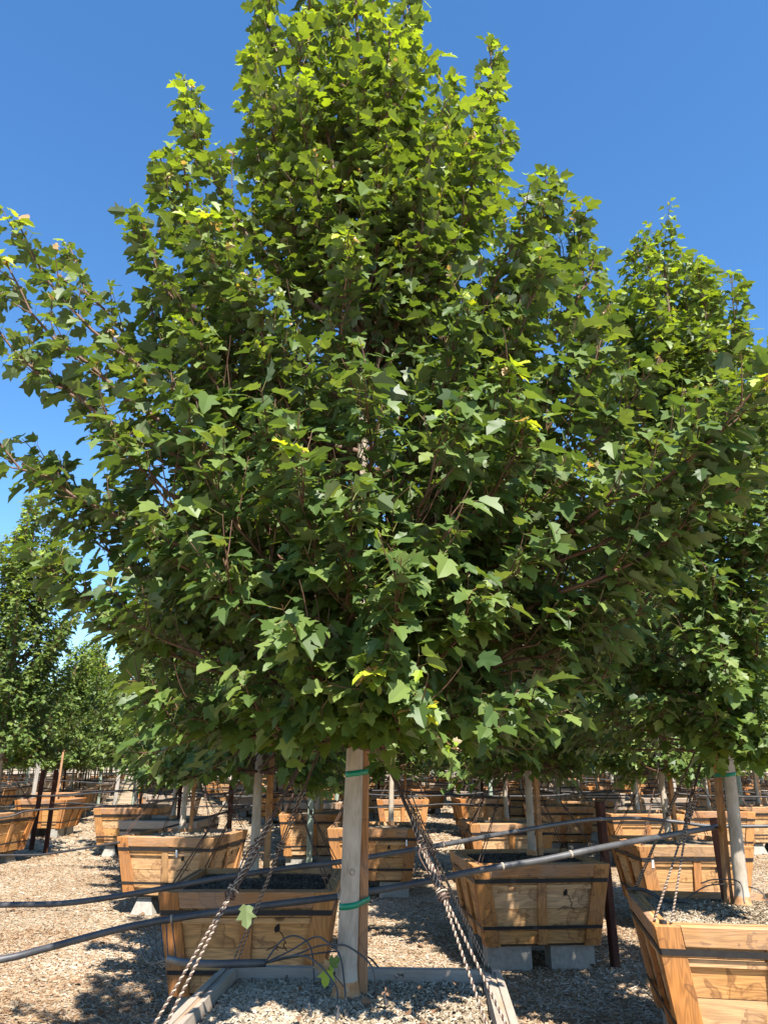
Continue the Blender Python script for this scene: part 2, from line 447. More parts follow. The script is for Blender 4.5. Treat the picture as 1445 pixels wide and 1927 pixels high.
# ------------------------------------------------------------------ leaves
def leaf_template(r, lod):
    if lod == 0:
        hp = [(.15, -.05), (.40, .11), (.32, .27), (.55, .57), (.265, .58), (.235, .79)]
        mid = [(0, 0), (0, .28), (0, .56), (0, 1.0)]
        hf = [(0, 4, 5), (0, 5, 6), (0, 6, 1), (1, 6, 7), (1, 7, 8), (1, 8, 2), (2, 8, 9), (2, 9, 3)]
        nh = 6; nm = 4
    else:
        hp = [(.50, .26), (.20, .46)]
        mid = [(0, 0), (0, 1.0)]
        hf = [(0, 2, 3), (0, 3, 1)]
        nh = 2; nm = 2
    pts = mid + hp + mid + [(-x, y) for x, y in hp]
    faces = list(hf) + [tuple(i + nm + nh for i in f)[::-1] for f in hf]
    P = np.array(pts, float)
    for q in range(nm, nm + nh):
        P[q] += r.normal(0, 0.025, 2); P[q + nm + nh] += r.normal(0, 0.025, 2)
    fold = r.uniform(0.15, 0.55); droop = r.uniform(0.12, 0.5); cup = r.uniform(-0.35, 0.25)
    ax = np.abs(P[:, 0])
    z = fold * ax + (cup - fold * 0.5) * ax ** 2 * 1.4 - droop * P[:, 1] ** 2 * 0.5
    tw = r.normal(0, 0.12) * P[:, 0]
    V = np.stack([P[:, 0] * 0.94, P[:, 1], z + tw], 1)
    return V, faces

TPL = [[leaf_template(np.random.default_rng(100 + i), 0) for i in range(8)], [leaf_template(np.random.default_rng(200 + i), 1) for i in range(8)]]

class Tree:
    """builds the wood and the leaves of one young maple in its own coordinates (base of trunk at the origin)"""
    def __init__(s, seed, height, r0, leaf, lod):
        s.r = np.random.default_rng(seed); s.h = height; s.r0 = r0; s.leaf = leaf; s.lod = lod
        s.limbs, s.twigs, s.pet = [], [], []
        s.lp, s.ly, s.ln, s.ls, s.yo, s.ti = [], [], [], [], [], []
        s.sway = s.r.normal(0, 0.03, 2); s.voids = []; s.kink = 0.0; s.floor = 0.82 if lod == 0 and seed == 3 else 0.54
    def axis(s, z):
        t = z / s.h
        return np.array((s.kink * min(z, 1.3) + s.sway[0] * math.sin(3 * t) + s.lean[0] * t * t, s.sway[1] * math.sin(2.3 * t) + s.lean[1] * t * t, z))
    def trunk(s, lean=(0, 0)):
        s.lean = lean
        zs = np.concatenate([[-0.05, 0.0, 0.03, 0.07, 0.12], np.linspace(0.25, s.h - 0.45, 26)])
        P = np.array([s.axis(max(z, 0)) + (0, 0, min(z, 0)) for z in zs])
        R = s.r0 * (1 - 0.86 * np.clip(zs / s.h, 0, 1) ** 0.85)
        R[:4] *= (1.75, 1.55, 1.28, 1.1)
        R = R * (1 + s.r.normal(0, 0.02, len(R)))
        s.limbs.append((P, R)); s.top = P[-1]
    def finish(s):
        for k in range(5): s.shoot(s.top + (0, 0, -.1 * k), np.array((s.r.normal(0, .25), s.r.normal(0, .25), 1)), .5, .35, spacing=.04)
    def shoot_leaves(s, P, spacing, young_end, start=0.0, size=1.0, crown_r=1.0):
        """opposite pairs of leaves along the path P"""
        seg = np.linalg.norm(np.diff(P, axis=0), axis=1); L = seg.sum()
        cum = np.concatenate([[0], np.cumsum(seg)])
        d = np.arange(start * L + spacing * 0.5, L, spacing)
        if not len(d): return
        d = d + s.r.uniform(-.3, .3, len(d)) * spacing
        d = np.clip(d, 0, L - 1e-4)
        i = np.clip(np.searchsorted(cum, d) - 1, 0, len(P) - 2)
        f = (d - cum[i]) / np.maximum(seg[i], 1e-6)
        node = P[i] + (P[i + 1] - P[i]) * f[:, None]
        T = unit(P[i + 1] - P[i])
        ref = unit(np.cross(T, np.array((0.2, 0.1, 1.0)) + s.r.normal(0, .3, 3)))
        ref2 = np.cross(T, ref)
        n = len(d)
        ph = (np.arange(n) % 2) * (math.pi / 2) + s.r.uniform(0, 6.28) + s.r.normal(0, .3, n)
        for sgn in (1, -1):
            rad = sgn * (ref * np.cos(ph)[:, None] + ref2 * np.sin(ph)[:, None])
            keep = s.r.random(n) < 0.93
            frac = d / L
            y = np.clip((frac - (1 - young_end)) / max(young_end, 1e-3), 0, 1) if young_end > 0 else np.zeros(n)
            sz = s.leaf * size * s.r.lognormal(0, 0.17, n) * (1 - 0.35 * y)
            pl = sz * s.r.uniform(0.40, 0.85, n)
            pd = unit(T * 0.55 + rad * 0.9 + s.r.normal(0, .18, (n, 3)) + (0, 0, 0.12))
            base = node + pd * pl[:, None]
            outw = node - np.array([s.axis(min(max(z, 0), s.h)) for z in node[:, 2]])
            outw[:, 2] = 0
            outw = unit(outw + 1e-6)
            low = np.clip(1.0 - node[:, 2] / (0.55 * s.h), 0, 1)[:, None]      # lower leaves hang more
            yd = unit(pd * (1, 1, .25) + outw * 0.35 + s.r.normal(0, .28, (n, 3)) + np.array((0, 0, -1.0)) * (s.r.uniform(0.0, 0.75, (n, 1)) + 0.25 * low))
            up = np.array((0, 0, 1.0)) + outw * (0.10 + 0.42 * low) + s.r.normal(0, .36, (n, 3))
            nn = unit(up - yd * (up * yd).sum(1, keepdims=True))
            k = np.where(keep)[0]
            s.lp.append(base[k]); s.ly.append(yd[k]); s.ln.append(nn[k]); s.ls.append(sz[k]); s.yo.append(np.maximum(y * y, np.clip((node[:, 2] - 2.1) / 2.5, 0, 1) * s.r.uniform(.1, 1.15, n))[k])
            s.ti.append(np.clip(s.r.normal(0.45, .26, n), 0, 1)[k])
            s.pet.append(np.stack([node[k], base[k]], 1))
        if young_end > 0.2:                                                   # the folded new leaves at the very tip
            m = 5
            e = P[-1]; t = T[-1]
            yd = unit(s.r.normal(0, .7, (m, 3)) + t * 0.4)
            nn = unit(np.cross(yd, s.r.normal(0, 1, (m, 3))))
            s.lp.append(e + s.r.normal(0, .008, (m, 3))); s.ly.append(yd); s.ln.append(nn); s.ls.append(s.leaf * s.r.uniform(.22, .5, m))
            s.yo.append(np.where(s.r.random(m) < .5, s.r.uniform(1.5, 2.0, m), s.r.uniform(.7, 1.3, m)) if s.r.random() < .45 else s.r.uniform(.5, 1.3, m)); s.ti.append(s.r.random(m))
    def tipburst(s, e):
        m = 6
        az = s.r.uniform(0, 6.28) + np.arange(m) * 6.283 / m
        yd = unit(np.stack([np.cos(az), np.sin(az) - .3, s.r.uniform(-.9, .2, m)], 1))
        up = np.array((0, -.5, 1.0)) + s.r.normal(0, .3, (m, 3))
        s.lp.append(e + yd * .02); s.ly.append(yd); s.ln.append(unit(up - yd * (up * yd).sum(1, keepdims=True))); s.ls.append(s.leaf * s.r.uniform(.65, 1.05, m))
        s.yo.append(np.array([1.1, 1.3, 1.35, 1.0, 1.25, 1.75])); s.ti.append(s.r.random(m))
    def shoot(s, p, d, L, young, size=1.0, spacing=0.055, rad=0.0035, n=6, start=0.12):
        d = unit(d)
        P = [np.array(p, float)]
        for k in range(n):
            d = unit(d + np.array((0, 0, 0.10)) + s.r.normal(0, .07, 3))
            P.append(P[-1] + d * L / n)
        P = np.array(P)
        s.twigs.append((P, np.linspace(rad, rad * 0.45, n + 1)))
        s.shoot_leaves(P, spacing, young, start, size)
        return P
    def leader(s, tip, z0, dens=1.0, young=0.3, spacing=0.042, thick=1.0, shoot_len=0.42, lod_n=12):
        """a scaffold branch from the trunk at height z0 to the tip, with side shoots"""
        tip = np.asarray(tip, float)
        p0 = s.axis(z0)
        hv = tip - p0; flat = np.array((hv[0], hv[1], 0)); r = np.linalg.norm(flat)
        rise = hv[2]
        L0 = np.linalg.norm(hv)
        p1 = p0 + flat * 0.45 + (0, 0, rise * 0.18)
        p2 = p0 + flat * 0.88 + (0, 0, rise * 0.55)
        t = np.linspace(0, 1, lod_n)[:, None]
        P = (1 - t) ** 3 * p0 + 3 * t * (1 - t) ** 2 * p1 + 3 * t * t * (1 - t) * p2 + t ** 3 * tip
        P[1:-1] += s.r.normal(0, .012, P[1:-1].shape)
        r0 = min(0.0055 + 0.0065 * L0, 0.02) * thick
        s.limbs.append((P, r0 * (1 - 0.80 * t[:, 0] ** 0.8)))
        s.shoot_leaves(P, spacing, young * 0.6, 0.42)
        ns = max(4, int(L0 * 12.5 * dens))
        for k in range(ns):
            u = 0.16 + 0.80 * (k + s.r.random()) / ns
            x = u * (lod_n - 1); i = min(int(x), lod_n - 2)
            p = P[i] + (P[i + 1] - P[i]) * (x - i)
            T = unit(P[i + 1] - P[i])
            a = s.r.normal(0, 1, 3); a -= T * (a @ T); a = unit(a)
            outd = unit(np.array((p[0], p[1], 0)) + 1e-6)
            d = T * s.r.uniform(.6, 1.0) + a * s.r.uniform(.5, .85) + outd * 0.2 + np.array((0, 0, s.r.uniform(0.1, .55)))
            Ls = shoot_len * s.r.uniform(.5, 1.25) * (1.18 - 0.80 * u)
            yy = young * (0.5 + u) if p[2] > 0.42 * s.h or s.r.random() < 0.18 else 0.0
            s.shoot(p, d, Ls, min(yy, 0.45), spacing=spacing)
        return P
    def leaves(s):
        s.lp = np.concatenate(s.lp); s.ly = np.concatenate(s.ly); s.ln = np.concatenate(s.ln)
        s.ls = np.concatenate(s.ls); s.yo = np.concatenate(s.yo); s.ti = np.concatenate(s.ti)
        for c, rad in s.voids:
            m = (((s.lp - c) / rad) ** 2).sum(1) > s.r.uniform(.7, 1.15, len(s.lp))
            for q in ('lp', 'ly', 'ln', 'ls', 'yo', 'ti'): setattr(s, q, getattr(s, q)[m])
        k = s.lp[:, 2] + s.ly[:, 2] * s.ls > s.floor + .05 * np.sin(3 * np.arctan2(s.lp[:, 1], s.lp[:, 0]) + 1) + .05 * np.sin(s.lp[:, 0] * 9) * np.sin(s.lp[:, 1] * 8) + s.r.normal(0, .07, len(s.ls))
        for q in ('lp', 'ly', 'ln', 'ls', 'yo', 'ti'): setattr(s, q, getattr(s, q)[k])
        s.var = s.r.integers(0, 8, len(s.ls))
        X = np.cross(s.ly, s.ln); s.lx = X
    def leaf_mesh(s, name, sel):
        VV, LL, TI, YO, off = [], [], [], [], 0
        for v in range(8):
            k = np.where(sel & (s.var == v))[0]
            if not len(k): continue
            T, F = TPL[s.lod][v]
            V = s.lp[k][:, None] + s.ls[k][:, None, None] * (s.lx[k][:, None] * T[None, :, 0:1] + s.ly[k][:, None] * T[None, :, 1:2] + s.ln[k][:, None] * T[None, :, 2:3])
            o = (np.arange(len(k)) * len(T))[:, None] + off
            LL.append((o + np.array(F).ravel()[None]).ravel())
            VV.append(V.reshape(-1, 3)); off += len(k) * len(T)
            TI.append(np.repeat(s.ti[k], len(F))); YO.append(np.repeat(s.yo[k], len(F)))
        LL = np.concatenate(LL)
        return mesh_np(name, np.concatenate(VV), LL, np.full(len(LL) // 3, 3), [M['leaf']], True, {'tint': np.concatenate(TI), 'young': np.concatenate(YO)})
    def wood_meshes(s, name):
        V, L, C = tubes(s.limbs[:1], 14)
        mid = np.zeros(len(C), int)
        cz = np.array([V[L[a:a + c]][:, 2].mean() for a, c in zip(np.concatenate(([0], np.cumsum(C)[:-1])), C)])
        mid[cz < 0.068] = 1; mid[cz > 0.42 * s.h] = 2
        trunk = mesh_np(name + '_trunk', V, L, C, [M['bark'], M['flare'], M['twig']], True, midx=mid)
        V, L, C = tubes(s.limbs[1:] + s.twigs, 5 if s.lod == 0 else 3, False)
        br = mesh_np(name + '_branches', V, L, C, [M['twig']], True)
        pe = np.concatenate(s.pet)
        for c, rad in s.voids: pe = pe[(((pe[:, 1] - c) / rad) ** 2).sum(1) > 1]
        pe = pe[pe[:, 1, 2] > s.floor + .03]
        if s.lod == 0:
            A, B = pe[:, 0], pe[:, 1]
            sd = unit(np.cross(B - A, np.array((0.3, 0.2, 0.9)))) * 0.0011
            up = unit(np.cross(sd, B - A)) * 0.0011
            V = np.stack([A - sd, A + sd, A + up, B - sd, B + sd, B + up], 1).reshape(-1, 3)
            o = (np.arange(len(A)) * 6)[:, None]
            F = np.array([0, 1, 4, 3, 1, 2, 5, 4, 2, 0, 3, 5])[None]
            pm = mesh_np(name + '_petioles', V, (o + F).ravel(), np.full(len(A) * 3, 4), [M['petiole']], False)
        else:
            pm = None
        return trunk, br, pm

leaf_piece_cache = {}
def leaf_piece(v, yo, ti):
    """a single leaf mesh of one of a few kinds, shared between leaf objects"""
    yc = 0 if yo < .25 else 1 if yo < .8 else 2 if yo < 1.45 else 3
    tcx = int(ti * 2.99)
    key = (v, yc, tcx)
    if key not in leaf_piece_cache:
        T, F = TPL[0][v]
        me = mesh_np('leaf', T, np.array(F).ravel(), np.full(len(F), 3), [M['leaf']], True,
                     {'tint': np.full(len(F), (.2, .45, .75)[tcx]), 'young': np.full(len(F), (0, .5, 1.1, 1.8)[yc])})
        leaf_piece_cache[key] = me
    return leaf_piece_cache[key]

def tree_object(tr, name, label, loc, rz=0.0, group=None, single=0, cat='tree'):
    root = thing(name, label, cat, loc, rz, group)
    tr.finish(); tr.leaves()
    tm, bm_, pm = tr.wood_meshes(name)
    link('trunk', tm, root)
    link('branches', bm_, root)
    sel = np.ones(len(tr.ls), bool)
    if single:
        c, s_ = math.cos(rz), math.sin(rz)
        W = np.stack([tr.lp[:, 0] * c - tr.lp[:, 1] * s_ + loc[0], tr.lp[:, 0] * s_ + tr.lp[:, 1] * c + loc[1], tr.lp[:, 2] + loc[2]], 1)
        dv = W - np.array((0, 0, CAMH))
        dep = dv[:, 1] * math.cos(PITCH) + dv[:, 2] * math.sin(PITCH)
        u = dv[:, 0] / dep * FPX + CX
        w = CY - (-dv[:, 1] * math.sin(PITCH) + dv[:, 2] * math.cos(PITCH)) / dep * FPX
        inside = (u > -20) & (u < 1465) & (w > -20) & (w < 1947) & (tr.ls > 0.6 * tr.leaf)
        score = tr.ls / dep * inside
        k = np.argsort(-score)[:single]
        sel[k] = False
    crown = link('crown', tr.leaf_mesh(name + '_crown', sel), root)
    crown['kind'] = 'stuff'
    if pm is not None:
        po = link('petioles', pm, crown); po['kind'] = 'stuff'
    if single:
        for i in k:
            o = bpy.data.objects.new('leaf', leaf_piece(tr.var[i], tr.yo[i], tr.ti[i]))
            COL.objects.link(o); o.parent = crown
            R = np.stack([tr.lx[i], tr.ly[i], tr.ln[i]], 1) * tr.ls[i]
            mat = np.eye(4); mat[:3, :3] = R; mat[:3, 3] = tr.lp[i]
            o.matrix_local = Matrix(mat.tolist())
    return root

def crown_r(z, pts):
    return float(np.interp(z, [p[0] for p in pts], [p[1] for p in pts]))

SOIL = 0.835
# ------------------------------------------------------------------ the large maple in front
MT = np.array((-0.15, 3.36, SOIL))
big = Tree(3, 5.9, 0.043, 0.073, 0)
big.trunk(lean=(-0.06, 0.02))
Bz = 0.95                                         # lowest branches above the soil
def zstart(z):
    return max(Bz, min(Bz + (z - Bz) * 0.55 - 0.10, 5.2))
tips = [(505, -60, 3.45, .3), (575, -90, 3.2, .3), (640, -130, 3.40, .3), (700, -60, 3.15, .3), (768, -40, 3.50, .3), (735, 60, 3.05, .3),
        (485, 95, 3.25, .3), (560, 60, 3.05, .3), (475, 200, 3.5, .3), (350, 150, 3.35, .35), (300, 285, 3.25, .3), (262, 400, 3.0, .3), (400, 420, 2.85, .3),
        (925, 85, 3.45, .35), (905, 250, 3.2, .3), (845, 150, 3.75, .3), (950, 235, 3.7, .3), (820, 210, 3.0, .3),
        (1050, 330, 3.3, .3), (985, 365, 3.0, .3), (1100, 400, 3.5, .3), (1120, 470, 3.2, .25), (1020, 480, 2.8, .2),
        (35, 420, 3.05, .35), (130, 460, 3.4, .25), (10, 490, 2.85, .35), (-30, 560, 2.9, .2), (60, 640, 3.2, .1), (-20, 800, 3.0, .1), (90, 870, 3.3, .1), (215, 640, 3.3, .15), (280, 560, 3.5, .1),
        (80, 1065, 3.1, .25), (150, 980, 3.3, 0), (160, 1150, 3.1, 0), (190, 760, 2.8, .1),
        (650, 455, 2.55, .35), (700, 690, 2.2, .15), (960, 700, 2.3, .3), (840, 780, 2.15, .15), (500, 770, 2.2, .2), (545, 850, 2.1, .3), (985, 800, 2.2, .4), 
        (470, 520, 2.6, .2), (360, 600, 2.6, .2), (880, 560, 2.7, .2), (1110, 600, 2.9, .15),
        (1130, 640, 2.8, .15), (1215, 690, 2.75, .15), (1300, 790, 2.65, .15), (1370, 830, 2.45, .15), (1430, 720, 2.25, .3), (1395, 910, 2.4, .1), (1285, 1010, 2.6, .1), (1210, 1130, 2.8, 0), (1150, 1270, 2.9, 0), (1060, 880, 2.4, .1),
        (700, 1265, 2.25, .35), (790, 1335, 2.3, .35), (900, 1385, 2.5, 0), (1010, 1340, 2.6, 0), (470, 1330, 2.5, 0), (330, 1400, 2.9, 0), (250, 1310, 2.9, 0), (600, 1350, 2.6, 0), (560, 1180, 2.2, .1), (760, 1080, 2.1, .1), (420, 1050, 2.3, .1), (900, 1150, 2.3, 0), (980, 1050, 2.3, .1), (300, 1000, 2.7, 0), (250, 1150, 2.8, 0), (650, 950, 2.1, .1), (850, 950, 2.2, 0), (400, 880, 2.4, .1), (250, 830, 2.8, .1), (1080, 1150, 2.6, 0), (330, 720, 2.5, .1)]
for (px, py, Y, yg) in tips:
    if Y < 2.7 and 300 < px < 1110: Y += 0.22
    tp = at(px, py, Y) - MT
    tp[2] = max(tp[2], 1.0)
    big.leader(tp, zstart(tp[2]), 0.5 if px < 240 and py < 830 else 0.85 if px > 1110 else 1.0, yg, 0.058 if px < 240 and py < 830 else 0.042)
    if yg >= .3 and py > 400: big.tipburst(tp + np.array((0, -.03, 0)))
# branches on the far side and in the heart of the crown
prof = [(0.8, 0.95), (1.2, 1.30), (2.0, 1.45), (3.0, 1.25), (4.0, 0.95), (5.0, 0.55), (5.6, 0.2)]
for k in range(40):
    z = 1.0 + 4.3 * (k + big.r.random()) / 40
    az = math.pi * 0.5 + big.r.uniform(-1.9, 1.9)
    rr = crown_r(z, prof) * big.r.uniform(0.45, 1.0)
    big.leader((rr * math.cos(az) + (-0.1), rr * math.sin(az), z), zstart(z), 0.8, 0.15 if z > 2.5 else 0.0)
for k in range(80):
    z = big.r.uniform(1.0, 4.6); az = big.r.uniform(0, 6.283)
    big.shoot(big.axis(z), (math.cos(az), math.sin(az), big.r.uniform(.1, .6)), big.r.uniform(.3, .6), 0.0, spacing=.042)
for px, py, Y, rx, ry, rz_ in [(690, 575, 2.55, .17, .28, .36), (300, 880, 2.65, .13, .4, .16), (480, 985, 2.5, .15, .55, .10), (820, 925, 2.5, .15, .55, .10), (990, 1235, 2.7, .16, .5, .10), (340, 1250, 2.9, .22, .5, .10),
                               (560, 640, 2.5, .10, .35, .22), (930, 620, 2.55, .09, .35, .20), (600, 1110, 2.4, .14, .5, .07), (1090, 1040, 2.6, .12, .5, .09), (740, 860, 2.4, .11, .5, .09), (430, 640, 2.75, .07, .4, .16), (200, 1060, 2.95, .12, .4, .07), (860, 1280, 2.5, .13, .45, .07)]:
    big.voids.append((at(px, py, Y) - MT, np.array((rx, ry, rz_))))
main_tree = tree_object(big, 'maple_tree', 'tall leafy maple with rubbed trunk base and two green tape ties', MT, 0, None, 300)

# ------------------------------------------------------------------ the maple in the box on the right
RT = np.array((2.28, 5.28, SOIL))
rt = Tree(8, 5.3, 0.044, 0.076, 0)
rt.kink = 0.06; rt.trunk(lean=(0.0, 0.0))
for (px, py, Y, yg) in [(1190, 480, 5.3, .4), (1240, 485, 5.5, .35), (1300, 515, 5.6, .3), (1335, 570, 5.3, .35), (1395, 625, 5.5, .35), (1430, 680, 5.2, .3), (1150, 560, 5.5, .25), (1260, 600, 4.9, .25), (1120, 700, 5.6, .2), (1470, 760, 5.6, .2),
                        (1390, 1290, 4.6, .5), (1350, 1380, 4.5, .2), (1430, 1180, 4.4, .1), (1300, 1200, 4.4, .1), (1220, 1320, 4.7, 0), (1420, 1420, 4.6, .1), (1180, 1230, 4.8, .1), (1340, 1080, 4.3, .1), (1400, 960, 4.3, .1), (1280, 900, 4.4, .1), (1330, 760, 4.5, .15)]:
    tp = at(px, py, Y) - RT
    tp[2] = max(tp[2], 0.85)
    rt.leader(tp, zstart(tp[2]), 1.0, yg)
    if yg >= .3: rt.tipburst(tp)
profR = [(0.8, 0.9), (1.2, 1.25), (2.0, 1.4), (3.0, 1.2), (4.0, 0.85), (5.0, 0.35)]
for k in range(64):
    z = 0.9 + 4.2 * (k + rt.r.random()) / 64
    az = k * 2.39996 + rt.r.normal(0, .2)
    rr = crown_r(z, profR) * rt.r.uniform(0.55, 1.0)
    rt.leader((rr * math.cos(az), rr * math.sin(az), z), zstart(z), 0.8, 0.2 if z > 2.2 else 0.0)
right_tree = tree_object(rt, 'maple_tree', 'leafy maple with clean cream trunk beside the red oxide post', RT, 0, None, 300)

def generic(seed, h, n, lod, leafsize, spacing, dens):
    t = Tree(seed, h, 0.04, leafsize, lod)
    t.trunk(lean=tuple(t.r.normal(0, .05, 2)))
    p = [(0.8, 0.9), (1.2, 1.2), (2.0, 1.35), (3.0, 1.15), (0.75 * h, 0.8), (0.95 * h, 0.35), (h, 0.15)]
    for k in range(n):
        z = 0.66 + (h - 0.71) * ((k + t.r.random()) / n) ** 1.35
        az = k * 2.39996 + t.r.normal(0, .25)
        rr = crown_r(z, p) * t.r.uniform(0.5, 1.05)
        t.leader((rr * math.cos(az), rr * math.sin(az), z + (0.25 if t.r.random() < .2 else 0)), max(0.80, zstart(z) - .15), dens, 0.25 if z > 2.2 else 0.0, spacing, 1.0, 0.42, 9)
    for k in range(60):
        z = t.r.uniform(.95, .75 * h); az = t.r.uniform(0, 6.283)
        t.shoot(t.axis(z), (math.cos(az), math.sin(az), t.r.uniform(.0, .6)), t.r.uniform(.3, .8), 0.0, spacing=spacing)
    return t

# ------------------------------------------------------------------ planter boxes
WB, WT, HB = 0.455, 0.560, 0.64        # half widths at the bottom and the top, height of the boards
BLK = 0.19
SKID = 0.03
TILT = math.atan2(WT - WB, HB)
LS = math.hypot(WT - WB, HB)            # length of a side along its slope
def w_at(v): return WB + (WT - WB) * v / LS

def slab(u0a, u1a, u0b, u1b, v0, v1, n0, n1):
    """trapezoid slab in the side's frame: u along the side, v up the slope, n outwards (local -y)"""
    b = MB()
    b.hexa([(u0a, -n1, v0), (u1a, -n1, v0), (u1a, -n0, v0), (u0a, -n0, v0)], [(u0b, -n1, v1), (u1b, -n1, v1), (u1b, -n0, v1), (u0b, -n0, v1)])
    return b

def bevel_mesh(me, w=0.003):
    import bmesh
    bm = bmesh.new(); bm.from_mesh(me)
    bmesh.ops.bevel(bm, geom=bm.edges[:], offset=w, segments=1, affect='EDGES', profile=0.5)
    bm.to_mesh(me); bm.free()
    return me

def box_meshes(wh, wv, rimm, sfx):
    parts = {0: [], 1: []}
    cuts = [LS * q for q in (0.0, 0.17, 0.44, 0.70, 0.91, 1.0)]
    for kind in (0, 1):
        e = 0.0525 if kind == 0 else -0.002          # the front battens cover the ends of the side ones
        eb = 0.0 if kind == 0 else -0.0005
        for i in range(5):
            v0, v1 = cuts[i] + 0.0022, cuts[i + 1] - 0.0022
            n1 = 0.0195 + (0.003, 0.0, 0.0025, 0.001, 0.002)[i]
            me = slab(-w_at(v0) - eb, w_at(v0) + eb, -w_at(v1) - eb, w_at(v1) + eb, v0, v1, 0.0, n1).mesh('board' + sfx, [wh])
            parts[kind].append(('board', me))
        cw = 0.085
        for sg in (-1, 1):
            a0, a1 = w_at(0) + e, w_at(LS) + e
            if sg < 0: s_ = slab(-a0, -a0 + cw + e, -a1, -a1 + cw + e, -0.01, LS + 0.004, 0.0225, 0.052)
            else: s_ = slab(a0 - cw - e, a0, a1 - cw - e, a1, -0.01, LS + 0.004, 0.0225, 0.052)
            parts[kind].append(('batten', bevel_mesh(s_.mesh('batten' + sfx, [wv]))))
        parts[kind].append(('batten', bevel_mesh(slab(-0.04, 0.04, -0.04, 0.04, 0.0, LS - 0.100, 0.0225, 0.048).mesh('batten' + sfx, [wv]))))
        ra, rb = w_at(LS - 0.098) - cw - 0.001, w_at(LS) - cw - 0.001
        parts[kind].append(('top_rail', bevel_mesh(slab(-ra, ra, -rb, rb, LS - 0.098, LS + 0.006, 0.0225, 0.055).mesh('top_rail' + sfx, [rimm]))))
        wv_ = w_at(LS - 0.18) - cw - 0.002
        parts[kind].append(('rail', slab(-wv_, -0.041, -wv_, -0.041, LS - 0.200, LS - 0.165, 0.0225, 0.040).mesh('rail' + sfx, [wh])))
        parts[kind].append(('rail', slab(0.041, wv_, 0.041, wv_, LS - 0.200, LS - 0.165, 0.0225, 0.040).mesh('rail' + sfx, [wh])))
        # inner lip that thickens the rim
        parts[kind].append(('rim_board', slab(-w_at(LS) + 0.022, w_at(LS) - 0.022, -w_at(LS) + 0.022, w_at(LS) - 0.022, LS - 0.09, LS + 0.002, -0.024 - 0.0005 * kind, -0.001).mesh('rim_board' + sfx, [rimm])))
    return parts

def band_mesh(v, h):
    b = MB()
    for n0, n1 in ((0.0525, 0.0555),):
        def ring(vv, n):
            w = w_at(vv) + n / math.cos(TILT) + 0.002
            z = vv * math.cos(TILT)
            c = 0.012
            return [(-w + c, -w, z), (w - c, -w, z), (w, -w + c, z), (w, w - c, z), (w - c, w, z), (-w + c, w, z), (-w, w - c, z), (-w, -w + c, z)]
        o0, o1, i0, i1 = ring(v, n1), ring(v + h, n1), ring(v, n0), ring(v + h, n0)
        for k in range(8):
            j = (k + 1) % 8
            b.poly([o0[k], o0[j], o1[j], o1[k]], [(0, 1, 2, 3)])
            b.poly([i0[k], i0[j], i1[j], i1[k]], [(3, 2, 1, 0)])
            b.poly([o1[k], o1[j], i1[j], i1[k]], [(0, 1, 2, 3)])
            b.poly([o0[k], o0[j], i0[j], i0[k]], [(3, 2, 1, 0)])
    return b.mesh('steel_band', [M['steel']])

BOX_KINDS = {'cedar': box_meshes(M['wood_h'], M['wood_v'], M['rim'], '_cedar'), 'grey': box_meshes(M['grey_h'], M['grey_v'], M['grey_h'], '_grey')}
BANDS = [band_mesh(LS - 0.152, 0.034), band_mesh(0.12, 0.028)]
sb = MB()
w0, w1 = WB - 0.006, w_at(LS * 0.93) - 0.006
zt = HB * 0.93
NG = 14
gv = np.linspace(-1, 1, NG)
grid = [[(x * (w1 - .02), y * (w1 - .02), zt + 0.035 * math.exp(-2.2 * (x * x + y * y)) + random.uniform(-.008, .008)) for x in gv] for y in gv]
sb.poly([p for row in grid for p in row], [(j * NG + i, j * NG + i + 1, (j + 1) * NG + i + 1, (j + 1) * NG + i) for j in range(NG - 1) for i in range(NG - 1)])
a = w1 - .02
sb.hexa([(-w0, -w0, .012), (w0, -w0, .012), (w0, w0, .012), (-w0, w0, .012)], [(-a, -a, zt - .03), (a, -a, zt - .03), (a, a, zt - .03), (-a, a, zt - .03)])
SOILM = sb.mesh('soil', [M['soil']])
bb = MB()
for k in range(6):
    x0 = -WB + k * (2 * WB / 6)
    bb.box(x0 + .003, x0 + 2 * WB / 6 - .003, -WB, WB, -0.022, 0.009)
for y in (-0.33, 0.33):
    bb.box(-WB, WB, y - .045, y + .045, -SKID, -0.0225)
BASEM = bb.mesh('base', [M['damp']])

def side_matrix(k):
    return Matrix.Rotation(k * math.pi / 2, 4, 'Z') @ Matrix.Translation((0, -WB, 0)) @ Matrix.Rotation(TILT, 4, 'X')

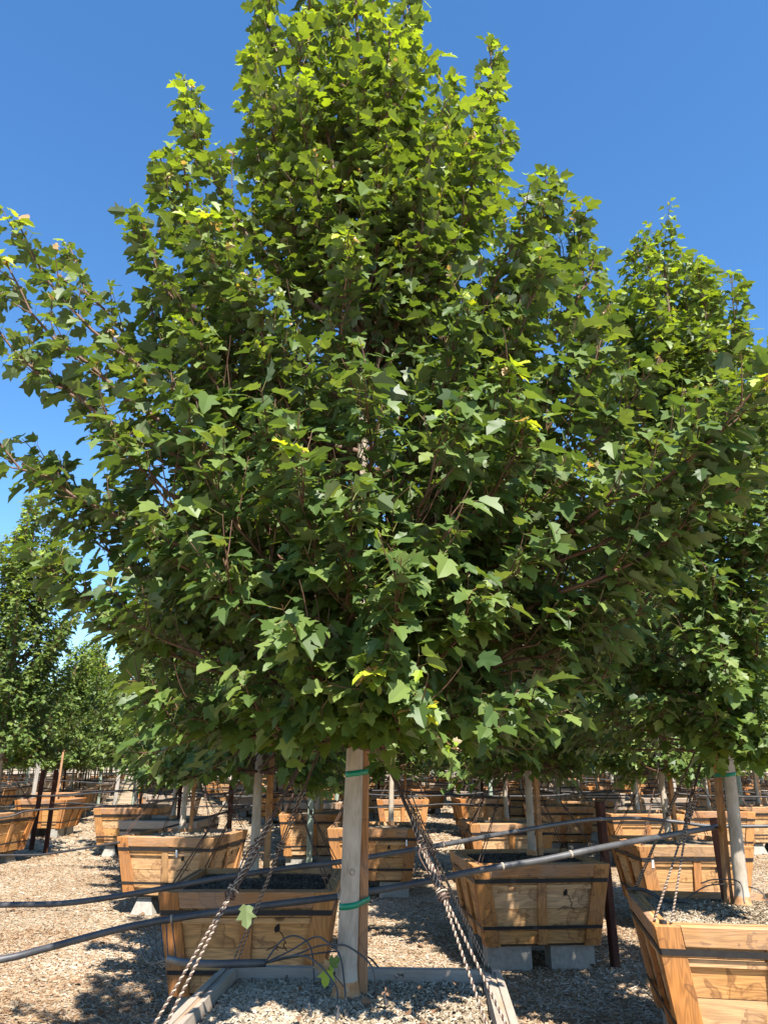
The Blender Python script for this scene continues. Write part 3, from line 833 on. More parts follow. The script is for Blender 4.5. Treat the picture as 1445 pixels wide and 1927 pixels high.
# the stamped mark: a leaf on a crooked stem over two broken lines
def logo_mesh():
    b = MB()
    def strip(pts, w):
        for (x0, z0), (x1, z1) in zip(pts[:-1], pts[1:]):
            d = np.array((x1 - x0, z1 - z0)); n = np.array((-d[1], d[0])) / (np.linalg.norm(d) + 1e-9) * w
            e = d / (np.linalg.norm(d) + 1e-9) * w * 0.6
            b.poly([(x0 - n[0] - e[0], -.0265, z0 - n[1] - e[1]), (x1 - n[0] + e[0], -.0265, z1 - n[1] + e[1]), (x1 + n[0] + e[0], -.0265, z1 + n[1] + e[1]), (x0 + n[0] - e[0], -.0265, z0 + n[1] - e[1])], [(0, 1, 2, 3)])
    lf = [(0.0, 0.0), (0.026, 0.008), (0.033, 0.03), (0.028, 0.062), (0.006, 0.048), (-0.006, 0.032), (-0.004, 0.012)]
    b.poly([(x, -.0265, z) for x, z in lf], [tuple(range(7))])
    strip([(0.026, 0.012), (0.046, -0.004), (0.058, -0.026), (0.056, -0.042), (0.076, -0.062), (0.060, -0.074), (0.062, -0.086), (0.084, -0.116)], 0.0028)
    strip([(-0.058, -0.114), (-0.028, -0.098), (0.002, -0.082), (0.03, -0.095), (0.06, -0.100)], 0.0026)
    strip([(-0.010, -0.103), (0.006, -0.096), (0.02, -0.112)], 0.0024)
    return b.mesh('printed_logo', [M['ink']])
LOGO = logo_mesh()
tb = MB(); tb.box(-.011, .011, -.0575, -.0555, -.05, .03)
TAGM = tb.mesh('tag', [M['tag']])

def planter(label, x, y, yaw, kind='cedar', logo=(), tagged=None, group=None, z=BLK + SKID, scale=1.0):
    r = thing('planter_box', label, 'planter box', (x, y, z), math.radians(yaw), group, scale)
    for k in range(4):
        mt = side_matrix(k)
        for nm, me in BOX_KINDS[kind][k % 2]:
            link(nm, me, r, mt)
    for me in BANDS: link('steel_band', me, r)
    link('base', BASEM, r)
    so = link('soil', SOILM, r); so['kind'] = 'stuff'
    for k in logo:
        link('printed_logo', LOGO, r, side_matrix(k) @ Matrix.Translation((0.20, 0, 0.385)))
    if tagged is not None:
        link('tag', TAGM, r, side_matrix(tagged[0]) @ Matrix.Translation((tagged[1], 0, LS - 0.16)))
    return r

# concrete blocks and piers
def block_mesh():
    b = MB(); L, W, H = .195, .095, .19
    # two hollow cores, open upwards
    b.box(-L, L, -W, -W + .03, 0, H); b.box(-L, L, W - .03, W, 0, H)
    for x in (-L, -.017, L - .035): b.box(x, x + .035, -W + .03, W - .03, 0, H)
    return b.mesh('concrete_block', [M['concrete']])
BLOCKM = block_mesh()
pb = MB(); 
pb.hexa([(-.14, -.14, 0), (.14, -.14, 0), (.14, .14, 0), (-.14, .14, 0)], [(-.085, -.085, .17), (.085, -.085, .17), (.085, .085, .17), (-.085, .085, .17)])
pb.box(-.085, .085, -.085, .085, .1705, .19)
PIERM = bevel_mesh(pb.mesh('concrete_pier', [M['concrete']]), 0.004)

def supports(x, y, yaw, pier=False, where=None, group='concrete supports under the planter boxes'):
    c, s_ = math.cos(math.radians(yaw)), math.sin(math.radians(yaw))
    for dx in (-.28, .28):
        for dy in (-.33, .33):
            if pier:
                o = link('concrete_pier', PIERM); lab = 'tapered concrete pier under a corner of ' + where
            else:
                o = link('concrete_block', BLOCKM); lab = 'grey concrete block under a corner of ' + where
            o.location = (x + dx * c - dy * s_, y + dx * s_ + dy * c, 0)
            o.rotation_euler = (0, 0, math.radians(yaw))
            tag(o, lab, 'concrete block' if not pier else 'concrete pier', 'supports under ' + where)

near = [  # label, x, y, yaw, kind, logo sides, tag, phrase for its supports, pier
    ('wooden planter box holding the tall maple, its grey rim crossed by guy ropes', -0.14, 3.15, -3.5, 'grey', (), None, 'the box of the tall maple', False),
    ('sunlit orange planter box under the cream trunk by the red oxide post', 2.20, 5.12, -10, 'cedar', (), None, 'the box beside the red oxide post', False),
    ('shaded planter box with leaf stamp and dark soil, crossed by two black pipes', -0.95, 6.33, 0, 'cedar', (0,), None, 'the shaded box crossed by two pipes', False),
    ('brown planter box with leaf stamp standing on two grey blocks behind the rusty stake', 1.33, 7.78, 5, 'cedar', (0,), None, 'the box behind the rusty stake', False),
    ('bright orange planter box with leaf stamp on tapered concrete piers', -2.50, 10.2, -9, 'cedar', (0, 1), (0, .15), 'the bright orange box on piers', True),
    ('orange planter box with white tag and leaf stamp behind the tall maple trunk', -0.13, 11.4, -2, 'cedar', (0,), (0, .45), 'the tagged orange box', False),
    ('planter box with leaf stamp and white tag behind the red oxide post', 3.33, 9.25, -1, 'cedar', (0,), (0, -.47), 'the stamped box behind the post', False),
]
for lab, x, y, yaw, kind, lg, tg, ph, pier in near:
    planter(lab, x, y, yaw, kind, lg, tg)
    supports(x, y, yaw, pier, ph)

# finer chips on the soil of the boxes that show it
def soil_chips(x, y, yaw, n, label, mat='grit'):
    p = rng.uniform(-1, 1, (n, 2)) * (w1 - .03)
    zz = BLK + SKID + zt + 0.035 * np.exp(-2.2 * ((p / w1) ** 2).sum(1)) + rng.uniform(0.0, .008, n)
    c, s_ = math.cos(math.radians(yaw)), math.sin(math.radians(yaw))
    P = np.stack([x + p[:, 0] * c - p[:, 1] * s_, y + p[:, 0] * s_ + p[:, 1] * c, zz], 1)
    o = link('soil_chips', chips_mesh('soil_chips', P, 0.018, 0.0075, 0.004, M[mat], 0.4))
    tag(o, label, 'wood chips', kind='stuff')
soil_chips(-0.14, 3.15, -3.5, 15000, 'pale grey chips covering the soil around the tall maple trunk')
soil_chips(2.20, 5.12, -10, 9000, 'pale chips on the soil around the cream trunk')
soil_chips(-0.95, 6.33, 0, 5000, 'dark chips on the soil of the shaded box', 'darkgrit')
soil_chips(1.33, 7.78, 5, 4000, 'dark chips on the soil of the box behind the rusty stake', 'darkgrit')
soil_chips(-2.50, 10.2, -9, 3500, 'sunlit chips on the soil of the box on piers')

mid_l = [(1.82, 12.2, 2, 'cedar', 'orange planter box directly behind the box on grey blocks'), (-1.20, 14.2, 3, 'cedar', 'orange planter box behind the pale green timber post'),
         (0.44, 19.2, 0, 'cedar', 'small orange planter box directly behind the tagged orange box'), (2.35, 19.6, 6, 'cedar', 'small orange planter box beyond the open ground behind the box on grey blocks'),
         (3.55, 16.4, -2, 'cedar', 'brown planter box in open ground behind the rusty stake'), (4.50, 14.2, -3, 'cedar', 'orange planter box directly behind the stamped box by the post'),
         (6.05, 14.9, -6, 'cedar', 'orange planter box seen between the red oxide post and the cream trunk'), (7.6, 16.2, -4, 'cedar', 'orange planter box behind the cream trunk'),
         (-3.35, 12.7, -4, 'grey', 'weathered grey planter box right behind the bright orange box on piers'), (-4.95, 15.9, 2, 'cedar', 'orange planter box behind the weathered grey box and the box on piers'),
         (-7.1, 14.3, -12, 'cedar', 'brown planter box next to the two slanting rusty stakes')]
mid = [m_[:4] for m_ in mid_l]
for x, y, yaw, kind, lab in mid_l:
    planter(lab, x, y, yaw, kind, (0,) if random.random() < .4 else ())
    supports(x, y, yaw, random.random() < .4, 'the boxes in the middle rows')

# far rows: each box a single mesh
def far_box(kind):
    V, F, MI = [], [], []
    mats = [M['wood_h'], M['wood_v'], M['rim'], M['steel'], M['soil'], M['concrete']] if kind == 'cedar' else [M['grey_h'], M['grey_v'], M['grey_h'], M['steel'], M['soil'], M['concrete']]
    b = MB()
    def add(me, mt, mi):
        vs = [tuple(mt @ v.co) for v in me.vertices]
        b.poly(vs, [tuple(p.vertices) for p in me.polygons], mi)
    I = Matrix.Translation((0, 0, BLK + SKID))
    for k in range(4):
        for nm, me in BOX_KINDS[kind][k % 2]:
            add(me, I @ side_matrix(k), {'board': 0, 'rail': 0, 'batten': 1, 'top_rail': 2, 'rim_board': 2}[nm])
    for me in BANDS: add(me, I, 3)
    add(SOILM, I, 4); add(BASEM, I, 0)
    for dx in (-.28, .28):
        for dy in (-.33, .33): add(BLOCKM, Matrix.Translation((dx, dy, 0)), 5)
    return b.mesh('far_planter_box_' + kind, mats)
FARM = {k: far_box(k) for k in ('cedar', 'grey')}

# ------------------------------------------------------------------ trees in the other boxes
gens = [generic(21, 5.1, 74, 0, 0.076, 0.048, 0.80), generic(22, 5.5, 78, 0, 0.076, 0.048, 0.80)]
fars = [generic(31, 5.2, 70, 1, 0.115, 0.066, 0.66), generic(32, 5.7, 74, 1, 0.115, 0.066, 0.66), generic(33, 4.7, 64, 1, 0.115, 0.066, 0.66)]
gp = [tree_object(gens[0], 'maple_tree', 'maple over the shaded box crossed by two pipes', (-1.02, 6.42, SOIL), 0.3),
      tree_object(gens[1], 'maple_tree', 'maple over the box behind the rusty stake', (1.43, 7.88, SOIL), 1.1)]
fp = [tree_object(fars[0], 'maple_tree', 'maple standing in the middle rows of the nursery', (4.50, 14.2, SOIL), 0.0, 'maples in the middle rows'),
      tree_object(fars[1], 'maple_tree', 'maple standing in the middle rows of the nursery', (6.05, 14.9, SOIL), 2.0, 'maples in the middle rows'),
      tree_object(fars[2], 'maple_tree', 'maple standing in the middle rows of the nursery', (7.6, 16.2, SOIL), 4.0, 'maples in the middle rows')]

def put(proto, x, y, rz, sc, label, group=None):
    t = copy_tree(proto)
    t.location = (x, y, SOIL); t.rotation_euler = (0, 0, rz); t.scale = sc
    t['label'] = label
    if group: t['group'] = group
    elif 'group' in t: del t['group']
    return t
put(gp[1], -2.58, 10.3, 2.2, (1, 1, .95), 'maple over the bright orange box on piers')
put(gp[0], 0.10, 11.5, 4.0, (1, 1, 1), 'maple with slim pale trunk over the tagged orange box')
put(gp[0], 3.28, 9.32, 1.9, (1, 1, .97), 'maple over the stamped box behind the red oxide post')
put(gp[1], -6.95, 14.3, 0.6, (1.15, 1.15, 1.12), 'tall maple over the box next to two slanting rusty stakes')
done = [(-6.95, 14.3), (4.5, 14.2), (6.05, 14.9), (7.6, 16.2)]
for x, y, yaw, kind in mid:
    if min((x - a) ** 2 + (y - b) ** 2 for a, b in done) < 0.2: continue
    put(fp[random.randrange(3)], x + random.uniform(-.08, .08), y + .06, random.uniform(0, 6.28), (1, 1, random.uniform(.9, 1.05)), 'maple standing in the middle rows of the nursery', 'maples in the middle rows')

# lattice of the rows beyond
a_, b_ = np.array((2.52, 2.08)), np.array((-0.92, 3.04))
taken = [(x, y) for _, x, y, *_r in near] + [(m_[0], m_[1]) for m_ in mid] + [(-7.1, 17.4), (-5.6, 19.0)]
cells = []
for i in range(-30, 40):
    for j in range(-25, 40):
        p = np.array((-0.14, 3.2)) + i * a_ + j * b_
        p = p + rng.normal(0, .16, 2)
        x, y = p
        if y < 15.5 or y > 62 or abs(x) > y * 0.56 + 1.2: continue
        if min((x - q[0]) ** 2 + (y - q[1]) ** 2 for q in taken) < 4.4: continue
        cells.append((x, y))
cells.sort(key=lambda c: c[1])
cells = cells[:270]
far_pos = []
for n, (x, y) in enumerate(cells):
    kind = 'grey' if random.random() < .38 else 'cedar'
    o = link('planter_box', FARM[kind])
    o.location = (x, y, 0); o.rotation_euler = (0, 0, random.uniform(-.15, .15) + random.choice((0, 1, 2, 3)) * math.pi / 2)
    o.scale = (random.uniform(.94, 1.06),) * 2 + (random.uniform(.92, 1.04),)
    tag(o, {'cedar': 'small orange planter box in the far rows of the nursery', 'grey': 'small weathered grey planter box in the far rows of the nursery'}[kind], 'planter box', kind + ' boxes in the far rows')
    gap = -0.47 < x / y < -0.33 and y < 30          # an open lane on the left
    h = random.uniform(.80, 1.0)
    if not gap or y > 20:
        put(fp[random.randrange(3)], x, y, random.uniform(0, 6.28), (1, 1, h), 'small maple standing in the far rows of the nursery', 'maples in the far rows')
    far_pos.append((x, y))

# a wood-like mass of trees closes the nursery behind the last row
bt = Tree(77, 5.0, .05, .34, 1); bt.trunk((0, 0)); bt.floor = 0
n = 26000
xx = rng.uniform(-58, 58, n); yy = rng.uniform(64, 76, n)
hgt = 4.6 + 1.6 * np.sin(xx * .9) * np.sin(xx * .37 + 1) + rng.normal(0, .3, n)
bt.lp = [np.stack([xx, yy, 1.5 + (hgt - 1.5) * rng.uniform(0, 1, n) ** .8], 1)]
bt.ly = [unit(rng.normal(0, 1, (n, 3)) + (0, 0, -.5))]
nn = unit(rng.normal(0, .6, (n, 3)) + (0, -.5, .8))
bt.ln = [unit(nn - bt.ly[0] * (nn * bt.ly[0]).sum(1, keepdims=True))]
bt.ls = [rng.uniform(.25, .5, n)]; bt.yo = [np.clip(rng.normal(.1, .2, n), 0, 1)]; bt.ti = [rng.random(n)]
bt.leaves()
fo = link('distant_trees', bt.leaf_mesh('distant_trees', np.ones(n, bool)))
tag(fo, 'distant band of green trees behind the last rows of boxes', 'trees', kind='stuff')

# ------------------------------------------------------------------ stakes and posts
def stake_mesh(name, w, d, h, mat, profile='square'):
    b = MB()
    if profile == 'square':
        b.box(-w / 2, w / 2, -d / 2, d / 2, -0.15, h)
        me = bevel_mesh(b.mesh(name, [mat]), min(w, d) * 0.12)
    else:                                            # T-section steel
        b.box(-w / 2, w / 2, -.004, .004, -.15, h)
        b.box(-.004, .004, .0042, d, -.15, h)
        for k in range(int(h / .12)):
            b.box(-.012, .012, -.013, -.0042, .1 + k * .12, .125 + k * .12)
        me = b.mesh(name, [mat])
    return me

def post(name, label, cat, px, py, Y, h, w, d, mat, lean=(0, 0), rz=0.0, z=0.0, profile='square', group=None):
    p = at(px, py, Y)
    o = link(name, stake_mesh(name, w, d, h, mat, profile))
    o.location = (p[0], Y, z); o.rotation_euler = (lean[0], lean[1], rz)
    return tag(o, label, cat, group)

post('steel_stake', 'dark rusty steel stake standing alone beside the box on grey blocks', 'stake', 1157, 1815, 7.45, 1.36, .07, .07, M['rust'], (0, -.012), .3)
post('steel_stake', 'dark rusty stake leaning beside its twin in open ground', 'stake', 60, 1594, 16.4, 1.55, .085, .085, M['rust'], (0, .02), .2, 0, 'square', 'two leaning rusty stakes')
post('steel_stake', 'dark rusty stake leaning beside its twin in open ground', 'stake', 87, 1599, 15.9, 1.55, .08, .08, M['rust'], (0, .0), .2, 0, 'square', 'two leaning rusty stakes')
post('steel_stake', 'short rusty stake behind the bright orange box on piers', 'stake', 431, 1565, 11.6, 1.42, .07, .07, M['rust'], (0, 0), .2)
post('square_post', 'red oxide square post beside the cream trunk', 'post', 1374, 1690, 5.52, 1.35, .062, .062, M['redpost'], (0, -.03), .35)
post('timber_post', 'pale green timber post behind the tall maple trunk', 'post', 582, 1625, 12.2, 1.6, .085, .085, M['greenpost'])
post('pvc_riser', 'thin white plastic riser beside the rusty stake', 'pipe', 456, 1565, 13.2, .62, .045, .045, M['pvc'], (0, -.05))

def wood_stake(label, x, y, h, w=.042):
    o = link('wooden_stake', stake_mesh('wooden_stake', w, w, h, M['stake']))
    o.location = (x, y, SOIL); o.rotation_euler = (0, 0, .25)
    return tag(o, label, 'stake')
wood_stake('brown wooden stake taped to the tall maple trunk', -0.088, 3.425, .98, .040)
wood_stake('brown wooden stake beside the cream trunk', 2.222, 5.35, 1.08).rotation_euler = (0, .055, .25)
wood_stake('brown wooden stake beside the trunk in the shaded box', -0.93, 6.48, 1.15, .05)
wood_stake('brown wooden stake in the box behind the rusty stake', 1.52, 7.93, 1.15, .05)
wood_stake('brown wooden stake in the stamped box behind the post', 3.38, 9.37, 1.15, .05)
wood_stake('brown wooden stake in the box on piers', -2.48, 10.36, 1.15, .05)

STK = {'brown': stake_mesh('tree_stake', .05, .05, 1.2, M['stake']), 'dark': stake_mesh('tree_stake_dark', .05, .05, 1.25, M['rust'])}
for x, y, yaw, kind in mid + [(c[0], c[1], 0, 'c') for c in cells[:70]]:
    kk = 'brown' if random.random() < .55 else 'dark'
    o = link('tree_stake', STK[kk]); o.location = (x + .08, y + .08, SOIL); o.rotation_euler = (random.uniform(-.02, .02), random.uniform(-.02, .02), .3)
    tag(o, {'brown': 'thin brown stake beside a maple trunk in the rows behind', 'dark': 'thin dark rusty stake beside a maple trunk in the rows behind'}[kk], 'stake', kk + ' tree stakes in the rows behind')

FP = {'green': stake_mesh('row_post', .10, .10, 1.75, M['greenpost']), 'grey': stake_mesh('row_post_grey', .09, .09, 1.7, M['greypost'])}
for k in range(46):
    y = random.uniform(20, 56); x = random.uniform(-.52, .52) * y
    kk = random.choice(('green', 'grey'))
    o = link('row_post', FP[kk]); o.location = (x, y, 0); o.rotation_euler = (random.uniform(-.03, .03), random.uniform(-.03, .03), random.uniform(0, 1))
    tag(o, {'green': 'pale green post standing between the far rows', 'grey': 'weathered grey post standing between the far rows'}[kk], 'post', kk + ' posts between the far rows')

# ------------------------------------------------------------------ irrigation pipes
def pipe(label, pix, r, mat=None, n=60, group=None, clips=()):
    P = smooth_path([at(*p) for p in pix], n)
    root = thing('irrigation_pipe', label, 'pipe', tuple(P[0]), 0, group)
    tube_obj('hose', [(P - P[0], r)], 10, mat or M['pipe'], root)
    for c in clips:
        i = int(c * (len(P) - 2))
        d = unit(P[i + 1] - P[i])
        tube_obj('clip', [(np.array([P[i] - d * .005, P[i] + d * .005]) - P[0], r * 1.18)], 10, M['rope_l'], root)
    return root
pipe('thick black irrigation pipe running low past the tall maple trunk', [(-260, 1850, 3.75), (0, 1806, 3.95), (86, 1785, 4.0), (253, 1742, 4.05), (446, 1711, 4.1), (637, 1687, 4.15), (796, 1660, 4.2), (900, 1638, 4.25), (1021, 1618, 4.35), (1126, 1596, 4.45), (1239, 1575, 4.7), (1349, 1556, 5.4)], .0165, None, 90, None, (.32, .47, .68, .79))
pipe('black irrigation pipe strung from the open ground past the rusty stake', [(-260, 1712, 4.9), (0, 1703, 4.9), (120, 1700, 4.9), (250, 1682, 4.95), (400, 1655, 5.0), (545, 1633, 5.05), (638, 1622, 5.15), (760, 1602, 5.3), (865, 1584, 5.6), (950, 1568, 6.0), (1089, 1545, 7.0), (1145, 1541, 7.38), (1200, 1540, 7.6), (1277, 1547, 7.6), (1352, 1555, 7.5), (1560, 1553, 7.3)], .0165, None, 90, None, (.3, .43, .52, .72))
pipe('thin pipe sagging across the open ground to the box on piers', [(-40, 1610, 9.6), (60, 1609, 9.6), (90, 1607, 9.6), (155, 1597, 9.55), (226, 1585, 9.5)], .013, M['pipe_far'])
pipe('dark pipe stretched behind the bright orange box', [(-40, 1545, 13.2), (20, 1536, 13.3), (60, 1525, 13.4), (173, 1519, 13.4), (277, 1514, 13), (318, 1504, 12.4), (432, 1492, 11.55), (470, 1480, 11.8)], .016, M['pipe_far'])
pipe('dark pipe rising from the box on piers to the shaded trunk', [(270, 1572, 10.9), (330, 1553, 11.2), (400, 1535, 11.5), (480, 1515, 11.8)], .014, M['pipe_far'])
for k, (Y, z, sag) in enumerate([(14.6, 1.22, .12), (17.8, 1.12, .15), (18.3, .80, .1), (21.5, 1.25, .12), (22.2, 1.05, .15), (26.5, 1.2, .1), (31, 1.3, .1), (37, 1.2, .1), (44, 1.25, .1)]):
    W = Y * .62
    xs = np.linspace(-W, W, 46)
    zs = z - sag * np.abs(np.sin(xs * .7 + k)) + rng.normal(0, .006, 46)
    ys = Y + .25 * xs * (.2 if k % 2 else -.12)
    root = thing('irrigation_pipe', 'dark irrigation pipe strung along the far rows', 'pipe', (0, 0, 0), 0, 'pipes along the far rows')
    tube_obj('hose', [(np.stack([xs, ys, zs], 1), .017)], 6, M['pipe_far'], root)

# the feeder pipe in the box of the tall maple and its thin drip tubes
c0 = at(263, 1752, 4.05)
feeder = pipe('short black feeder pipe lying over the rim of the tall maple box', [(318, 1805, 3.62), (345, 1811, 3.5), (400, 1814, 3.42), (455, 1813, 3.42), (500, 1812, 3.45)], .0150, None, 30)
def drip(label, pts, r=.0034, name='drip_tube', group=None):
    P = smooth_path(pts, 36)
    o = tube_obj(name, [(P, r)], 6, M['pipe'])
    return tag(o, label, 'tube', group)
for k in range(7):
    a0 = at(258 + 11 * k, 1746 - 2 * k, 4.06); e0 = at(322 + k * 2, 1805, 3.62)
    mid_ = (a0 + e0) / 2 + np.array((rng.normal(0, .02), 0, -.06 - rng.uniform(0, .05)))
    drip('thin black tube hanging from the pipe down to the feeder', [a0, mid_, e0], .0028, 'drip_tube', 'thin tubes hanging to the feeder')
ring = [[(498, 1812, 3.45), (545, 1790, 3.45), (590, 1764, 3.42), (612, 1770, 3.3), (640, 1800, 3.22), (652, 1890, 3.08)],
        [(498, 1813, 3.45), (540, 1800, 3.4), (575, 1800, 3.3), (605, 1820, 3.2), (633, 1860, 3.12), (634, 1897, 3.06)],
        [(500, 1812, 3.46), (560, 1795, 3.46), (600, 1780, 3.44), (635, 1778, 3.30), (660, 1784, 3.27), (700, 1820, 3.2), (708, 1880, 3.2)],
        [(500, 1812, 3.46), (560, 1800, 3.5), (640, 1790, 3.46), (690, 1800, 3.44), (712, 1820, 3.4)],
        [(498, 1812, 3.44), (530, 1770, 3.46), (560, 1762, 3.46), (585, 1785, 3.4), (592, 1850, 3.33)]]
for p in ring:
    drip('thin drip tube arching over the chips around the tall maple trunk', [at(*q) for q in p], .0036, 'drip_tube', 'drip tubes around the tall maple')
for p in ([(1318, 1662, 5.2), (1345, 1655, 5.25), (1390, 1660, 5.15), (1400, 1700, 5.05)], [(1290, 1690, 5.3), (1340, 1665, 5.35), (1420, 1672, 5.3), (1445, 1700, 5.2)], [(1180, 1672, 5.75), (1215, 1676, 5.6), (1250, 1694, 5.45), (1290, 1696, 5.3)]):
    drip('drip tube arching over the chips around the cream trunk', [at(*q) for q in p], .004 if p[0][0] > 1200 else .013, 'drip_tube', 'drip tubes around the cream trunk')
# emitter stakes
for px, py, Y in ((585, 1895, 3.1), (634, 1902, 3.05), (727, 1868, 3.22), (590, 1866, 3.25), (652, 1893, 3.07)):
    p = at(px, py, Y)
    b = MB(); b.box(-.006, .006, -.006, .006, -.02, .03); b.box(-.003, .003, -.003, .003, .0302, .05)
    o = link('drip_emitter', bevel_mesh(b.mesh('drip_emitter', [M['pipe']]), .001)); o.location = (p[0], Y, SOIL + .01); o.rotation_euler = (random.uniform(-.2, .2), random.uniform(-.2, .2), random.random())
    tag(o, 'small black drip emitter pushed into the chips by the tall maple', 'emitter', 'drip emitters by the tall maple')

# ------------------------------------------------------------------ guy ropes
def twisted(p0, p1, r, pitch, sag=0.0, n=None):
    p0, p1 = np.asarray(p0, float), np.asarray(p1, float)
    L = np.linalg.norm(p1 - p0); n = n or int(L / pitch * 7) + 2
    t = np.linspace(0, 1, n)
    C = p0 + (p1 - p0) * t[:, None]; C[:, 2] -= sag * 4 * t * (1 - t)
    T = unit(p1 - p0); A = unit(np.cross(T, (0.2, 0.3, 0.9))); B = np.cross(T, A)
    ph = t * L / pitch * 2 * math.pi
    h = r * (A * np.cos(ph)[:, None] + B * np.sin(ph)[:, None])
    return C + h, C - h
def knot_path(c, size, turns, seed, axis):
    r_ = np.random.default_rng(seed)
    t = np.linspace(0, 1, turns * 14)
    T = unit(axis); A = unit(np.cross(T, (0.3, 0.9, 0.1))); B = np.cross(T, A)
    rr = size * (.55 + .35 * np.sin(t * 9 + r_.random() * 6))
    ph = t * turns * 2 * math.pi
    return c + T * ((t - .5) * size * 2.6)[:, None] + (A * (rr * np.cos(ph))[:, None] + B * (rr * np.sin(ph * 1.0 + .4))[:, None]) + r_.normal(0, size * .06, (len(t), 3))
def guy(label, foot, top, knot_t, spread, r=.0029, group=None, mid_loop=True):
    foot, top = np.asarray(foot, float), np.asarray(top, float)
    K = foot + (top - foot) * knot_t
    K2 = foot + (top - foot) * (knot_t + .13)
    root = thing('guy_rope', label, 'rope', tuple(foot), 0, group)
    D, Lp = [], []
    ax = unit(top - foot)
    side = unit(np.cross(ax, (0, 0, 1.0)))
    for s_ in (-.5, .5):
        a, b = twisted(foot + side * spread * s_, K + side * .006 * s_, r, .021); D.append((a, r)); Lp.append((b, r))
        a, b = twisted(K + side * .012 * s_, K2 + side * .02 * s_, r, .021); D.append((a, r)); Lp.append((b, r * .9))
        a, b = twisted(K2, top + side * .03 * s_, r * .85, .026); D.append((a, r * .85)); D.append((b, r * .8))
    for q in range(3):
        e = rng.normal(0, .012, 3)
        a, b = twisted(K + e * .6, K2 + ax * .10 + e, r * .9, .024, .004); D.append((a, r * .9)); Lp.append((b, r * .8))
    D.append((knot_path(K, .021, 6, 5, ax), r)); Lp.append((knot_path(K + ax * .012, .020, 5, 6, ax), r))
    D.append((knot_path(K2, .019, 5, 8, ax), r)); Lp.append((knot_path(K2, .011, 2, 9, ax), r))
    # a slack loop under the upper knot
    lp = smooth_path([K2, K2 + side * .028 - ax * .05, K2 + side * .02 - ax * .12, K + side * .012], 20); D.append((lp, r * .9))
    lp = smooth_path([K2, K2 - side * .03 - ax * .04, K2 - side * .022 - ax * .11, K - side * .012], 20); D.append((lp, r * .9))
    f = lambda pl: [(p - foot, q) for p, q in pl]
    tube_obj('dark_strand', f(D), 6, M['rope_d'], root)
    tube_obj('pale_strand', f(Lp), 6, M['rope_l'], root)
    # staple that holds it to the rim
    b = MB(); b.box(-.012, .012, -.03, .03, -.012, .006)
    link('staple', b.mesh('staple', [M['steel']]), root)
    return root
RIM = BLK + SKID + HB
def corner(x, y, yaw, sx, sy):
    c, s_ = math.cos(math.radians(yaw)), math.sin(math.radians(yaw)); d = WT - .005
    return np.array((x + sx * d * c - sy * d * s_, y + sx * d * s_ + sy * d * c, RIM + .008))
MTx, MTy = MT[0], MT[1]
guy('twisted brown and cream guy rope with leaf caught in its knot', corner(-.14, 3.15, -3.5, -1, -1), (MTx - .035, MTy - .02, 2.02), .36, .06)
guy('twisted guy rope on the rim corner nearest the sunlit orange box', corner(-.14, 3.15, -3.5, 1, -1), (MTx + .035, MTy - .02, 2.02), .36, .09)
guy('dark guy rope to the rim corner nearest the shaded box', corner(-.14, 3.15, -3.5, -1, 1), (MTx - .03, MTy + .03, 2.02), .42, .03, .0020)
guy('dark guy rope to the rim corner nearest the box on grey blocks', corner(-.14, 3.15, -3.5, 1, 1), (MTx + .03, MTy + .03, 2.02), .42, .03, .0020)
guy('cream and brown guy rope on the corner of the sunlit orange box', corner(2.2, 5.12, -10, -1, -1), (RT[0] - .04, RT[1], 2.0), .45, .10, .0036)
guy('dark guy rope on the shaded corner of the sunlit orange box', corner(2.2, 5.12, -10, -1, 1), (RT[0] - .04, RT[1] + .03, 2.0), .45, .05, .0030)

SIMPLE_G = 'guy ropes of the maples behind'
def plain_guys(x, y, yaw, tx, ty, rr=.005):
    for sx in (-1, 1):
        for sy in (-1, 1):
            f = corner(x, y, yaw, sx, sy); t = np.array((tx, ty, 1.95)); k = f + (t - f) * .4
            P1 = f + (t - f) * np.linspace(0, 1, 12)[:, None]
            o = tube_obj('guy_rope', [(P1, rr), (smooth_path([f + (.03, 0, 0), f + (t - f) * .2 + (.02, 0, 0), k], 8), rr * .8), (knot_path(k, .018, 3, 3, t - f), rr)], 5, M['rope_d'])
            tag(o, 'thin dark guy rope from a planter rim to a maple trunk behind', 'rope', SIMPLE_G)
for lab, x, y, yaw, kind, lg, tg, ph, pier in near[2:]:
    plain_guys(x, y, yaw, x + .03, y + .08)
for x, y, yaw, kind in mid: plain_guys(x, y, yaw, x, y, .006)

